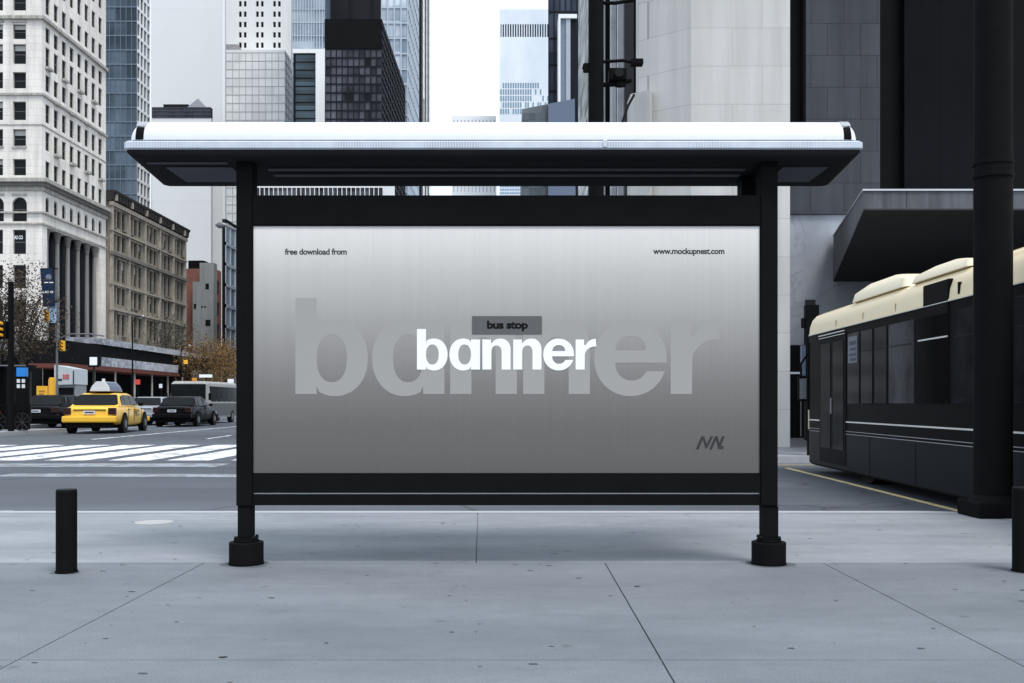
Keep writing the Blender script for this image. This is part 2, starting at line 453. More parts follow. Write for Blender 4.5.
# pale cover plate in the pavement
c = MB().cyl((PX(154, 8.75), 8.75, -.01), (PX(154, 8.75), 8.75, .004), .165, n=40)
tag(c.build('cover_plate', mat('pale_plate', (.40, .40, .39), .6, .3, nscale=20, namt=.25)), 'small round pale cover plate set in the pavement between short bollard and shelter', 'cover plate')

# ------------------------------------------------------------------ bus shelter
S = 6.42/F
sh = thing('bus_shelter', 'black framed bus shelter with white curved roof and large grey poster', 'bus shelter', (-.03, 6.5, 0))
def sx(px): return (px-512)*S
def sz(py): return CAMZ+(403-py)*S
y0, y1 = 6.42, 6.56
for (a, b, la, lb) in ((236, 252, 237, 250), (761, 778, 764, 779)):
    m = MB().box(sx(a), sx(b), y0, y1, sz(506), 2.66)
    p_ = part(m, 'post', M['black'], sh, bevel=.006)
    m = MB().box(sx(la), sx(lb), y0+.01, y1-.01, .181, sz(506)-.002)
    part(m, 'leg', M['black'], p_, bevel=.005)
    xc = (sx(la)+sx(lb))/2
    f = MB().cyl((xc, 6.49, .005), (xc, 6.49, .148), .110, n=40)
    ft = part(f, 'base_collar', M['black'], sh, bevel=.006, smooth=True)
    f = MB().cyl((xc, 6.49, .149), (xc, 6.49, .165), .080, n=32)
    f.box(xc-.066, xc+.066, 6.43, 6.55, .166, .180)
    part(f, 'flange', M['black'], ft, bevel=.004)
    for (dx, dy) in ((-.058, -.045), (.058, -.045), (-.058, .045), (.058, .045)):
        part(MB().cyl((xc+dx, 6.49+dy, .180), (xc+dx, 6.49+dy, .187), .010, n=6), 'bolt', M['charcoal'], ft)
    part(MB().cyl((xc, 6.49, 0), (xc, 6.49, .008), .115, n=40), 'foot_plate', M['black_soft'], sh)
part(MB().box(sx(252)+.001, sx(761)-.001, y0+.004, y1, sz(225), sz(195)), 'header_beam', M['black'], sh, bevel=.005)
part(MB().box(sx(252)+.001, sx(761)-.001, y0+.004, y1, sz(493), sz(474)), 'lower_beam', M['black'], sh, bevel=.005)
part(MB().box(sx(252)+.001, sx(761)-.001, y0+.010, y1-.02, sz(505.5), sz(494.6)), 'bottom_rail', M['black'], sh, bevel=.003)
part(MB().box(sx(252)+.001, sx(761)-.001, y0+.03, y1-.03, sz(494.5), sz(493.1)), 'highlight_strip', M['steel'], sh)  # bright steel strip put in for the highlight above the bottom rail
# case behind poster
part(MB().box(sx(252)+.002, sx(761)-.002, y0+.05, y1-.005, sz(474)+.001, sz(225)-.001), 'poster_case', M['charcoal'], sh)
def poster_mat():
    k = NT('printed_poster'); k.b.inputs['Roughness'].default_value = .45; k.b.inputs['Specular IOR Level'].default_value = .15
    tc = k.n('ShaderNodeTexCoord'); sp = k.n('ShaderNodeSeparateXYZ'); k.l(tc.outputs['Object'], sp.inputs[0])
    t = k.math('DIVIDE', k.math('SUBTRACT', sp.outputs[2], sz(474)), sz(225)-sz(474))
    rp = k.n('ShaderNodeValToRGB'); e = rp.color_ramp.elements
    st = [(0, 96), (.2, 106), (.36, 124), (.5, 145), (.62, 162), (.8, 190), (1, 226)]
    e[0].position = 0; e[1].position = 1
    e[0].color = lin((96,)*3)+(1,); e[1].color = lin((228,)*3)+(1,)
    for p, v in st[1:-1]:
        q = e.new(p); q.color = lin((v,)*3)+(1,)
    k.l(t, rp.inputs[0])
    f = k.noise(1, k.coords((38, 1, .25)), 4, .7)
    g = k.mix(1., rp.outputs[0], k.ramp(f, .25, .75, (.955,)*3, (1.03,)*3), 'MULTIPLY')
    g = k.mix(1., g, (1, .955, .90), 'MULTIPLY'); k.l(g, k.b.inputs['Base Color']); return k.m
po = part(MB().box(sx(253), sx(760.3), y0+.012, y0+.030, sz(474)+.002, sz(225.2)), 'poster', poster_mat(), sh)
# dark rubber gasket around the poster
g = MB(); X0, X1, Z0, Z1 = sx(252)+.002, sx(761)-.002, sz(474)+.001, sz(225)-.001; t = .0045; yy0, yy1 = y0+.003, y0+.0115
g.box(X0, X1, yy0, yy1, Z0, Z0+t); g.box(X0, X1, yy0, yy1, Z1-t, Z1); g.box(X0, X0+t, yy0, yy1, Z0+t, Z1-t); g.box(X1-t, X1, yy0, yy1, Z0+t, Z1-t)
part(g, 'gasket', M['black'], sh)

# lettering on the poster
def curve_mesh(splines):
    cu = bpy.data.curves.new('c', 'CURVE'); cu.dimensions = '2D'; cu.fill_mode = 'BOTH'; cu.extrude = .0
    for pts in splines:
        sp = cu.splines.new('POLY'); sp.points.add(len(pts)-1)
        for p, q in zip(sp.points, pts): p.co = (q[0], q[1], 0, 1)
        sp.use_cyclic_u = True
    o = bpy.data.objects.new('c', cu); COL.objects.link(o)
    dg = bpy.context.evaluated_depsgraph_get()
    me = bpy.data.meshes.new_from_object(o.evaluated_get(dg)); bpy.data.objects.remove(o); bpy.data.curves.remove(cu)
    return me
def arc(cx, cy, rx, ry, a0, a1, n=24, e=1.0):
    out = []
    for i in range(n+1):
        t = math.radians(a0+(a1-a0)*i/n); c_, s_ = math.cos(t), math.sin(t)
        out.append((cx+rx*math.copysign(abs(c_)**e, c_), cy+ry*math.copysign(abs(s_)**e, s_)))
    return out
def L_b(asc=1.35, flip=False):
    o = [(0, 0), (0, asc), (.30, asc), (.30, .89)]+arc(.56, .5, .46, .53, 118, -118, 40, .95)+[(.30, .11), (.30, 0)]
    h = arc(.512, .5, .212, .335, 0, 360, 40, .9)[:-1]
    if flip: o = [(1.01-x, y) for x, y in o]; h = [(1.01-x, y) for x, y in h]
    return [o, h]
def L_n():
    o = [(0, 0), (0, 1), (.29, 1), (.29, .88)]+arc(.60, .66, .34, .37, 140, 0, 20, .92)+[(.94, 0), (.64, 0)]
    o += arc(.47, .58, .17, .22, 0, 180, 18, .9)+[(.30, 0)]
    return [o]
def L_e():
    o = [(1.02, .44), (.295, .44)]+arc(.525, .44, .23, .25, 180, 318, 18, .95)+[(.74, .32), (1.0, .32)]
    o += arc(.51, .5, .51, .53, -22, -353, 60, .97)
    h = [(.295, .615)]+arc(.515, .60, .215, .215, 175, 5, 16, .9)+[(.735, .615)]
    return [o, h]
def L_r():
    return [[(0, 0), (0, 1), (.28, 1), (.28, .82)]+arc(.66, .66, .36, .36, 155, 88, 10)+[(.69, .76)]+arc(.66, .46, .36, .31, 90, 170, 10)+[(.30, 0)]]
word = [(0, L_b()), (1.088, L_b(1.0, True)), (2.177, L_n()), (3.204, L_n()), (4.204, L_e()), (5.28, L_r())]
def place_flat(me, name, m, x, z, sc, y, parent=po, scx=None):
    """2-D mesh stood up in the plane facing the camera"""
    scx = scx or sc; me.materials.clear(); me.materials.append(m)
    ox, oy, oz = OR[sh.name]
    for v in me.vertices:
        v.co = (x+v.co.x*scx-ox, y-oy, z+v.co.y*sc-oz)
    me.name = name; o = bpy.data.objects.new(name, me); COL.objects.link(o); o.parent = parent
    return o
def word_mesh():
    return curve_mesh([[(x+dx, y) for x, y in s] for dx, L in word for s in L])
ym = y0+.0113
m_big = mat('grey_lettering', tuple(a*b for a, b in zip(lin((160,)*3), (1, .955, .9))), .45, .15, nscale=1, namt=.01)
m_wh = mat('white_lettering', (.93, .93, .93), .45, .15, nscale=1, namt=.0)
m_bk = mat('black_lettering', (.006, .006, .006), .5, .1)
m_dg = mat('dark_grey_lettering', (.045, .045, .045), .5, .1)
me = word_mesh(); place_flat(me, 'large_lettering', m_big, sx(295), sz(394), 71.2*S, ym)
me = word_mesh(); place_flat(me, 'white_lettering', m_wh, sx(416.8), sz(369.5), 30.1*S, ym-.0012)
lb = part(MB().add([(sx(472), ym-.0018, sz(334.3)), (sx(542), ym-.0018, sz(334.3)), (sx(542), ym-.0018, sz(316)), (sx(472), ym-.0018, sz(316))], [(0, 1, 2, 3)]), 'label_panel', mat('label_grey', lin((96, 96, 96)), .5, .15, namt=0), po)
def text_mesh(s, bold=0., spacing=1.):
    cu = bpy.data.curves.new('t', 'FONT'); cu.body = s; cu.offset = bold; cu.space_character = spacing; cu.resolution_u = 3
    o = bpy.data.objects.new('t', cu); COL.objects.link(o)
    dg = bpy.context.evaluated_depsgraph_get()
    me = bpy.data.meshes.new_from_object(o.evaluated_get(dg)); bpy.data.objects.remove(o); bpy.data.curves.remove(cu)
    xs = [v.co.x for v in me.vertices]; x0, x1 = min(xs), max(xs)
    for v in me.vertices: v.co.x = (v.co.x-x0)/(x1-x0)
    return me, (x1-x0)
def poster_text(s, pxa, pxb, base, xh, m, bold, y, parent=po, name='lettering'):
    me, w_ = text_mesh(s, bold, .95)
    W = (pxb-pxa)*S; sc = xh*S/.53
    return place_flat(me, name, m, sx(pxa), sz(base), sc, y, parent, W)
poster_text('free download from', 284.4, 346.5, 254.2, 4.4, m_dg, .028, ym)
poster_text('www.mockupnest.com', 653.4, 724.8, 253.6, 4.4, m_dg, .028, ym)
poster_text('bus stop', 487, 528, 328.2, 5.6, m_bk, .042, ym-.003)
lg = MB()
def slash(x0, y0, x1, y1, w_, k_):
    a = [(500+v/3.413) for v in (x0, x0+w_, x1+w_, x1)]; b = [400+v/3.413 for v in (y0, y0, y1, y1)]
    lg.add([(sx(p), ym-.0002*k_, sz(q)) for p, q in zip(a, b)], [(0, 1, 2, 3)])
slash(669, 169, 688, 124, 10, 0); slash(689, 124, 700, 158, 9, 1); slash(699, 165, 720, 124, 9, 2)
slash(715, 169, 735, 124, 9, 3); slash(735, 124, 744, 158, 9, 4); slash(743, 166, 759, 124, 9, 5); slash(753, 167, 756, 157, 9, 6)
part(lg, 'logo', mat('logo_grey', lin((58, 58, 58)), .5, .15, namt=0), po)

# roof --------------------------------------------------------------------
RX0, RX1, RY0, RY1 = -2.445, 2.21, 6.30, 7.22
def flare(ring):
    xm = (RX0+RX1)/2
    return [(x+math.copysign(.09*max(0, (y-RY0)/.92), x-xm), y, z_) for x, y, z_ in ring]
def rrect(x0, x1, y0, y1, r, n=6):
    pts = []
    for (cx_, cy_, a) in ((x1-r, y1-r, 0), (x0+r, y1-r, 90), (x0+r, y0+r, 180), (x1-r, y0+r, 270)):
        for i in range(n+1):
            t = math.radians(a+90*i/n); pts.append((cx_+r*math.cos(t), cy_+r*math.sin(t)))
    return pts
# dark belly
rings = []
for (ins, zz) in ((.0, 2.652), (.004, 2.640), (.03, 2.622), (.07, 2.612), (.16, 2.606)):
    i2 = ins*1.4
    rings.append([(x, y, zz) for x, y in rrect(RX0+i2*.5, RX1-i2*.5, RY0+ins*.3, RY1-ins*.6, .03)])
part(MB().loft([flare(q) for q in rings]), 'roof_underside', M['underside'], sh, smooth=True)
zu = 2.604
for (a, b, c_, d) in ((-2.28, -1.84, 6.55, 6.98), (1.78, 2.08, 6.55, 6.98)):
    part(MB().box(a, b, c_, d, zu-.006, zu), 'ceiling_panel', M['diffuser'], sh, bevel=.002)
for (c_, d) in ((6.47, 6.53), (6.63, 6.70)):
    part(MB().box(-1.62, 1.55, c_+.12, d+.12, zu-.006, zu), 'ceiling_strip', M['diffuser'], sh)
part(MB().box(-2.36, -1.84, 6.42, 6.46, zu-.006, zu), 'ceiling_strip', M['diffuser'], sh)
# ribbed gutter lip
def gutter_mat():
    k = NT('ribbed_gutter'); k.b.inputs['Roughness'].default_value = .45
    tc = k.n('ShaderNodeTexCoord'); sp = k.n('ShaderNodeSeparateXYZ'); k.l(tc.outputs['Object'], sp.inputs[0])
    s_ = k.math('SINE', k.math('MULTIPLY', k.math('ADD', sp.outputs[0], sp.outputs[1]), 2*PI/.017))
    d = k.ramp(s_, .15, .75, (0, 0, 0), (1, 1, 1))
    n1 = k.ramp(k.noise(5), .35, .65)
    rib_lines = k.math('MULTIPLY', k.math('SUBTRACT', 1., d), k.math('MULTIPLY', n1, .45))  # darker lines between the ribs, uneven along the lip
    k.l(k.mix(rib_lines, (.60, .65, .72), (.20, .21, .24)), k.b.inputs['Base Color']); return k.m
M['gutter'] = gutter_mat()
rings = []
for (ins, zz) in ((.012, 2.653), (.0, 2.662), (.0, 2.700), (.010, 2.708)):
    rings.append([(x, y, zz) for x, y in rrect(RX0-.012+ins, RX1+.012-ins, RY0-.014+ins, RY1+.012-ins, .035)])
part(MB().loft([flare(q) for q in rings]), 'gutter', M['gutter'], sh, smooth=True)
# dark shadow joint and the white shell above
part(MB().loft([[(x, y, zz) for x, y in rrect(RX0+.022, RX1-.022, RY0+.012, RY1-.02, .03)] for zz in (2.709, 2.716)]), 'joint_strip', M['charcoal'], sh)
prof = []
n = 12
shell = []
for i in range(n+1):
    t = i/n*PI/2
    ins = .10*(1-math.cos(t)); zz = 2.717+.142*math.sin(t)
    shell.append([(x, y, zz) for x, y in rrect(RX0+.022+ins*.9, RX1-.022-ins*.9, RY0+.006+ins*1.3, RY1-.02-ins*1.3, .05)])
shell.append([(x, y, 2.863) for x, y in rrect(RX0+.3, RX1-.3, RY0+.3, RY1-.3, .05)])
rs = part(MB().loft([flare(q) for q in shell]), 'roof_shell', M['white_roof'], sh, smooth=True)
# end inserts: dark slot with a grey cap above
for sgn, xa, xb in ((-1, RX0+.060, RX0+.112), (1, RX1-.108, RX1-.060)):
    e = MB(); pr = []
    for i in range(8):
        t = i/7*PI/2*.42
        pr.append((RY0+.006+.13*(1-math.cos(t))-.004, 2.718+.142*math.sin(t)))
    poly = pr+[(RY0+.2, pr[-1][1]), (RY0+.2, 2.718)]
    e.prism(poly, 'x', xa, xb); part(e, 'end_slot', M['black'], sh, bevel=.004)
    pr = []
    for i in range(8):
        t = (.45+.45*i/7)*PI/2
        pr.append((RY0+.006+.13*(1-math.cos(t))-.004, 2.718+.142*math.sin(t)+.002))
    poly = pr+[(RY0+.24, pr[-1][1]-.01), (RY0+.24, pr[0][1])]
    e = MB(); e.prism(poly, 'x', xa-.004, xb+.004); part(e, 'end_vent', mat('grey_vent', (.35, .36, .38), .5, .3), sh)
# seam clip on the gutter
part(MB().box(.575, .60, RY0-.02, RY0-.013, 2.664, 2.712), 'seam_clip', M['steel'], sh, bevel=.002)
# roof bracket and junction box at the rear
for xx in (1.66,):
    part(MB().box(xx-.03, xx+.03, 6.562, 7.1, 2.545, 2.603), 'roof_bracket', M['black'], sh, bevel=.004)
part(MB().box(1.57, 1.68, 6.80, 6.95, 2.40, 2.60), 'junction_box', M['black'], sh, bevel=.006)

# ------------------------------------------------------------------ bollards, column
def bollard(x, y, r_, h, label):
    t = thing('bollard', label, 'bollard', (x, y, 0), 'black bollards on the pavement')
    part(MB().cyl((x, y, -.005), (x, y, h), r_, n=32), 'shaft', M['black'], t, bevel=.006, smooth=True)
    part(MB().cyl((x, y, h), (x, y, h+.006), r_*.97, n=32), 'cap', M['charcoal'], t)
    part(MB().cyl((x, y, -.001), (x, y, .012), r_*1.08, n=32), 'base_ring', M['black_soft'], t)
bollard(PX(66.5, 6.17), 6.17, .0615, .51, 'short black bollard left of the bus shelter')
bollard(PX(1024, 6.2), 6.2, .068, .52, 'short black bollard by the right edge in front of the thick column')

cxm, cym = PX(993, 9.25), 9.25
cl = thing('steel_column', 'thick black steel column with square base in front of the bus', 'column', (cxm, cym, 0))
part(MB().cyl((cxm, cym, .16), (cxm, cym, 7.5), .168, n=40), 'shaft', M['black'], cl, smooth=True)
part(MB().box(cxm-.235, cxm+.235, cym-.235, cym+.235, -.005, .15), 'base_block', M['black'], cl, bevel=.02)
part(MB().cyl((cxm, cym, .15), (cxm, cym, .20), .21, .175, n=40), 'base_ring', M['black'], cl, smooth=True)
for zz in (3.13, 3.25):
    part(MB().cyl((cxm, cym, zz), (cxm, cym, zz+.035), .182, n=40), 'band', M['black'], cl, bevel=.004, smooth=True)
part(MB().cyl((cxm, cym, 3.166), (cxm, cym, 3.249), .174, n=40), 'collar', M['black'], cl)

# ------------------------------------------------------------------ city bus
bus = thing('city_bus', 'black city bus with cream roof standing at the kerb on the right', 'bus', (0, 0, 0))
BL, BW = 12.0, 2.5
# local: x from 0 (street side facing camera's left) to BW, y from -BL (rear) to 0 (front)
def foot(ins, rf=.42, rb=.25):
    pts = []
    for (cx_, cy_, r_, a) in ((BW-rf, -rf, rf, 0), (rf, -rf, rf, 90), (rb, -BL+rb, rb, 180), (BW-rb, -BL+rb, rb, 270)):
        for i in range(11):
            t = math.radians(a+9*i); q = max(r_-ins, .02)
            pts.append((cx_+q*math.cos(t), cy_+q*math.sin(t)))
    return pts
def band(levels, name, m, **kw):
    return MB().loft([[(x, y, z_) for x, y in foot(i)] for i, z_ in levels]).build(name, m, bus, **kw)
band([(.06, .02), (.0, .06), (.0, .60)], 'skirt', M['bus_skirt'], smooth=True)
band([(.004, .601), (.004, 2.215)], 'body', M['bus_black'], smooth=True)
band([(-.003, .775), (-.003, .795)], 'stripe', M['line_white'])
band([(-.003, .640), (-.003, .648)], 'stripe', mat('grey_pinstripe', (.30, .30, .31)))
band([(-.003, .600), (-.003, .608)], 'stripe', bpy.data.materials['grey_pinstripe'])
rf_ = band([(.0, 2.216), (-.008, 2.225), (-.008, 2.24), (.0, 2.245), (.012, 2.36), (.05, 2.47), (.12, 2.55), (.25, 2.60), (.50, 2.635), (.80, 2.65)], 'roof', M['cream'], smooth=True)
band([(-.016, 2.213), (-.016, 2.222)], 'roof_trim', M['line_white'])
# roof housings
def hump(x0, x1, y0_, y1_, z0_, z1_, nm):
    MB().loft([[(x, y, zz) for x, y in rrect(x0+i, x1-i, y0_+i*k_, y1_-i*k_, .12)] for i, zz, k_ in ((0, z0_, 1), (.02, (z0_+z1_)/2, 3), (.10, z1_-.02, 5), (.2, z1_, 5))]).build(nm, M['cream_pale'], bus, smooth=True)
hump(.10, 1.9, -4.55, -2.3, 2.58, 2.82, 'air_conditioner')
hump(.10, 1.9, -6.5, -4.7, 2.58, 2.75, 'roof_housing')
hump(.20, 1.9, -11.2, -8.2, 2.58, 2.78, 'roof_housing')
# seams in the cove panel
for yy in (-1.9, -3.2, -4.5, -7.2, -8.6, -10):
    MB().box(-.004, .02, yy, yy+.007, 2.256, 2.36).build('cove_seam', mat('seam_tan', (.35, .27, .17)) if 'seam_tan' not in bpy.data.materials else bpy.data.materials['seam_tan'], bus)
# side windows
def gl(name, c, r_=.08, spec=.5):
    k = NT(name); k.b.inputs['Roughness'].default_value = r_; k.b.inputs['Specular IOR Level'].default_value = spec
    f = k.ramp(k.noise(1.1, k.coords((1, 1.3, .8)), 4, .6), .42, .62)
    k.l(k.mix(f, tuple(v*.4 for v in c), c), k.b.inputs['Base Color']); return k.m
g1 = gl('bus_window_glass', (.017, .018, .021), .12, .04); g2 = gl('bus_window_reflection_grey', (.060, .060, .066), .12, .04); g3 = gl('bus_glass_dark', (.007, .007, .008), .12, .025)  # the grey pane has a tree reflection mottled into its colour
wins = [(-3.05, -2.5, g1), (-3.62, -3.12, g1), (-4.18, -3.70, g1), (-5.15, -4.26, g2), (-6.2, -5.25, g3), (-7.65, -6.3, g1), (-8.9, -7.75, g1), (-10.1, -9.0, g3), (-11.3, -10.2, g1)]
for (a, b, gm) in wins:
    wn = MB().box(-.006, .02, a, b, 1.06, 2.10).build('window', gm, bus, bevel=.01)
    if gm is not g3:
        MB().box(-.009, .0, a+.06, b-.06, 1.80, 1.812).build('window_rail', M['charcoal'], wn)
MB().box(-.012, .0, -6.18, -5.3, 1.815, 1.833).build('grab_rail', M['line_white'], bus)
# black sensor box breaking the cream band
db = MB().box(-.012, .5, -6.2, -5.45, 2.08, 2.475).build('side_display', M['bus_black'], bus, bevel=.02)
MB().box(-.005, .2, -6.48, -6.44, 2.27, 2.40).build('vent_slot', M['black'], bus)
# service notice in the window
nt_ = MB().box(-.014, -.007, -2.98, -2.56, 1.66, 2.05).build('notice', mat('notice_print', (.15, .16, .18), .5, .2), bus)
for k_, (za, zb) in enumerate(((1.92, 1.98), (1.84, 1.88), (1.76, 1.80), (1.69, 1.73))):
    MB().box(-.017, -.0142, -2.94, -2.62-.04*(k_ % 2), za, zb).build('notice_line', mat('notice_blue', (.05, .06, .085)) if 'notice_blue' not in bpy.data.materials else bpy.data.materials['notice_blue'], nt_)
# front door with two leaves on the curved corner
def corner_pts(ins, a0, a1, n=8, rf=.42):
    return [(rf+(rf-ins)*math.cos(math.radians(a0+(a1-a0)*i/n)), -rf+(rf-ins)*math.sin(math.radians(a0+(a1-a0)*i/n))) for i in range(n+1)]
def curved_panel(pts, z0_, z1_, th=.012):
    rings = []
    n_ = len(pts); out = []
    for i, p in enumerate(pts):
        a = pts[max(i-1, 0)]; b = pts[min(i+1, n_-1)]; d = Vector((b[0]-a[0], b[1]-a[1])).normalized(); nn = Vector((d.y, -d.x))
        out.append((p[0]+nn.x*th, p[1]+nn.y*th))
    mb = MB()
    poly = pts+out[::-1]
    N_ = len(poly)
    vs = [(p[0], p[1], z0_) for p in poly]+[(p[0], p[1], z1_) for p in poly]
    fs = [(i, (i+1) % N_, N_+(i+1) % N_, N_+i) for i in range(N_)]
    for i in range(n_-1):
        fs.append((i, i+1, N_-2-i, N_-1-i)); fs.append((N_+i, N_+i+1, 2*N_-2-i, 2*N_-1-i))
    return mb.add(vs, fs)
dr = MB().box(-.008, .03, -2.42, -1.0, .12, 2.14).build('door', M['bus_black'], bus, bevel=.01)
for (a, b) in ((-2.32, -1.78), (-1.64, -1.10)):
    MB().box(-.014, -.0085, a, b, .35, 2.02).build('door_glass', g3, dr, bevel=.004)
MB().box(-.03, -.012, -1.72, -1.70, .9, 1.15).build('door_handle', M['steel'], dr)
MB().box(-.03, -.012, -2.40, -1.02, 2.155, 2.17).build('door_rail', M['line_white'], dr)
MB().box(-.02, -.012, -2.40, -1.02, 2.115, 2.125).build('door_rail', M['line_white'], dr)
# windscreen, lamps, bumper, mirror
curved_panel([(x-.004, y+.004) for x, y in corner_pts(-.004, 165, 100)]+[(BW/2, .006), (BW-.9, .006)], .95, 2.12, -.012).build('windscreen', M['car_glass'], bus, smooth=True, fix=True)
for (a0, a1) in ((168, 130),):
    curved_panel(corner_pts(-.02, a0, a1), .62, .95, .02).build('headlight', M['cream_pale'], bus, smooth=True)
curved_panel(corner_pts(-.02, 50, 12), .62, .95, .02).build('headlight', M['cream_pale'], bus) if False else None
MB().tube([(.30, -.10, 2.0), (.10, .05, 1.95), (-.02, .12, 1.75), (-.01, .12, 1.5)], .02).build('mirror_arm', M['black'], bus, smooth=True)
mr = MB().box(-.07, .09, .08, .17, 1.10, 1.55).build('mirror', M['black'], bus, bevel=.02)
MB().box(-.05, .07, .074, .079, 1.14, 1.50).build('mirror_glass', M['steel'], mr)
# wheels sunk behind the skirt
for yy in (-2.75, -9.0):
    for xx in (.22, BW-.5):
        wl = MB().cyl((xx, yy, .33), (xx+.28, yy, .33), .45, n=32).build('wheel', M['tyre'], bus)
        MB().cyl((xx-.006, yy, .33), (xx, yy, .33), .27, n=24).build('rim', M['rim'], wl)
for yy in (-3.5, -5.2, -6.9, -8.2):
    MB().box(-.003, .003, yy, yy+.01, .07, .59).build('skirt_seam', M['black'], bus)
bus.location = (5.095, 17.4, ROADZ+.12); bus.rotation_euler = (0, 0, math.radians(-1.65))

# ------------------------------------------------------------------ street car builder
def sedan(name, label, cat, paintm, loc, rz, taxi=False, group=None, scale=1.0, lowtrim=None):
    t = thing(name, label, cat, (0, 0, 0), group)
    L, Wd = 4.95, 1.92
    # body stations along y (rear 0 -> front L): half width, sill z, belt z
    st = [(0, .78, .42, .86), (.10, .90, .34, .95), (.5, .95, .28, .99), (1.2, .96, .24, 1.0), (2.4, .965, .22, .985), (3.3, .96, .24, .95), (4.1, .94, .26, .88), (4.7, .86, .32, .76), (4.95, .70, .40, .62)]
    rings = []
    for (y, hw, zb, zt) in st:
        h = zt-zb
        half = [(0, zb), (hw*.86, zb), (hw*.97, zb+.12*h), (hw, zb+.42*h), (hw*.985, zb+.72*h), (hw*.93, zb+.93*h), (hw*.80, zt), (0, zt+.03)]
        rings.append([(x, y, z_) for x, z_ in half]+[(-x, y, z_) for x, z_ in half[-2:0:-1]])
    b = MB().loft(rings).build('body', paintm, t, smooth=True)
    s_ = b.modifiers.new('s', 'SUBSURF'); s_.levels = 1; s_.render_levels = 2
    # cabin
    cs = [(.62, .80, .98, .02), (1.18, .70, 1.40, .0), (1.55, .685, 1.455, 0), (2.5, .685, 1.46, 0), (2.85, .70, 1.42, 0), (3.62, .80, .98, .02)]
    rings = []
    for (y, hw, zt, _) in cs:
        base = .96; half = [(0, base), (.86, base), (.86-(.86-hw)*.5, base+(zt-base)*.5+.001), (hw, max(zt-.05, base+.003)), (hw*.90, zt), (0, zt+.001)]
        rings.append([(x, y, z_) for x, z_ in half]+[(-x, y, z_) for x, z_ in half[-2:0:-1]])
    cb = MB().loft(rings).build('cabin', paintm, t, smooth=True, bevel=.035, segs=3)
    def pane(pts, nm, m=M['car_glass'], off=.018, par=cb):
        p = [Vector(q) for q in pts]; nrm = (p[1]-p[0]).cross(p[2]-p[0]).normalized()
        c_ = sum(p, Vector())/len(p)
        if nrm.dot(c_-Vector((0, 2.1, .9))) < 0: nrm = -nrm
        vs = [q+nrm*off for q in p]+[q-nrm*.02 for q in p]; n_ = len(p)
        fs = [tuple(range(n_)), tuple(range(2*n_-1, n_-1, -1))]+[(i, (i+1) % n_, n_+(i+1) % n_, n_+i) for i in range(n_)]
        return MB().add(vs, fs).build(nm, m, t if par is None else par)
    pane([(-.70, .66, 1.01), (.70, .66, 1.01), (.78, .74, 1.07), (.66, 1.12, 1.355), (.60, 1.165, 1.388), (-.60, 1.165, 1.388), (-.66, 1.12, 1.355), (-.78, .74, 1.07)], 'rear_window')
    pane([(-.76, 3.56, 1.01), (.76, 3.56, 1.01), (.63, 2.90, 1.385), (-.63, 2.90, 1.385)], 'windscreen')
    for s in (-1, 1):
        pane([(s*.835, .98, 1.01), (s*.835, 1.42, 1.01), (s*.72, 1.42, 1.37), (s*.735, 1.20, 1.34)], 'side_window')
        pane([(s*.838, 1.50, 1.01), (s*.838, 2.22, 1.01), (s*.715, 2.22, 1.38), (s*.715, 1.50, 1.375)], 'side_window')
        pane([(s*.838, 2.30, 1.01), (s*.835, 3.25, 1.01), (s*.735, 2.84, 1.34), (s*.715, 2.30, 1.38)], 'side_window')
        for yy in (1.46, 2.28, 3.35):
            MB().box(s*.966-.006, s*.966+.006, yy, yy+.014, .42, .94).build('door_seam', M['charcoal'], b)
        for yy in (1.58, 2.40):
            MB().box(s*.955-.02, s*.955+.02, yy, yy+.16, .84, .87).build('door_handle', M['charcoal'], b)
        MB().box(s*1.00-.09, s*1.00+.09, 3.05, 3.15, .98, 1.10).build('wing_mirror', paintm if not taxi else M['black'], t, bevel=.02)
        for yy in (.98, 3.92):
            w_ = MB().cyl((s*.95-.11, yy, .335), (s*.95+.03*s+.0, yy, .335) if s > 0 else (s*.95-.03, yy, .335), .335, n=28)
            w_ = MB().cyl((s*.76, yy, .335), (s*.985, yy, .335), .335, n=28).build('wheel', M['tyre'], t, bevel=.03)
            MB().cyl((s*.98, yy, .335), (s*.995, yy, .335), .15, n=20).build('rim', M['rim'], w_)
            MB().cyl((s*.94, yy, .36), (s*.968, yy, .36), .395, n=28).build('wheel_arch', M['black_soft'], b)
        MB().box(s*.76-.13, s*.76+.13, -.02, .14, .68, .92).build('tail_light', M['red_lens'], t, bevel=.02)
        MB().box(s*.66-.15, s*.66+.15, 4.78, 4.93, .58, .70).build('headlight', M['plate'], t, bevel=.02)
    MB().box(-.92, .92, -.10, .16, .40, .63).build('rear_bumper', M['bumper_yellow'] if taxi else paintm, t, bevel=.05)
    MB().box(-.90, .90, 4.82, 5.04, .36, .56).build('front_bumper', M['bumper_yellow'] if taxi else paintm, t, bevel=.05)
    MB().box(-.78, .78, .0, .3, .22, .40).build('underbody', M['black_soft'], t)
    MB().box(-.72, .72, .3, 4.6, .2, .34).build('underbody', M['black_soft'], t)
    pl = MB().box(-.20, .20, -.035, -.0, .70, .82).build('number_plate', M['plate'], t)
    MB().box(-.15, .15, -.040, -.0355, .74, .78).build('plate_lettering', M['charcoal'], pl)
    MB().box(-.55, .55, -.012, .03, .835, .865).build('trunk_trim', M['black'], t)
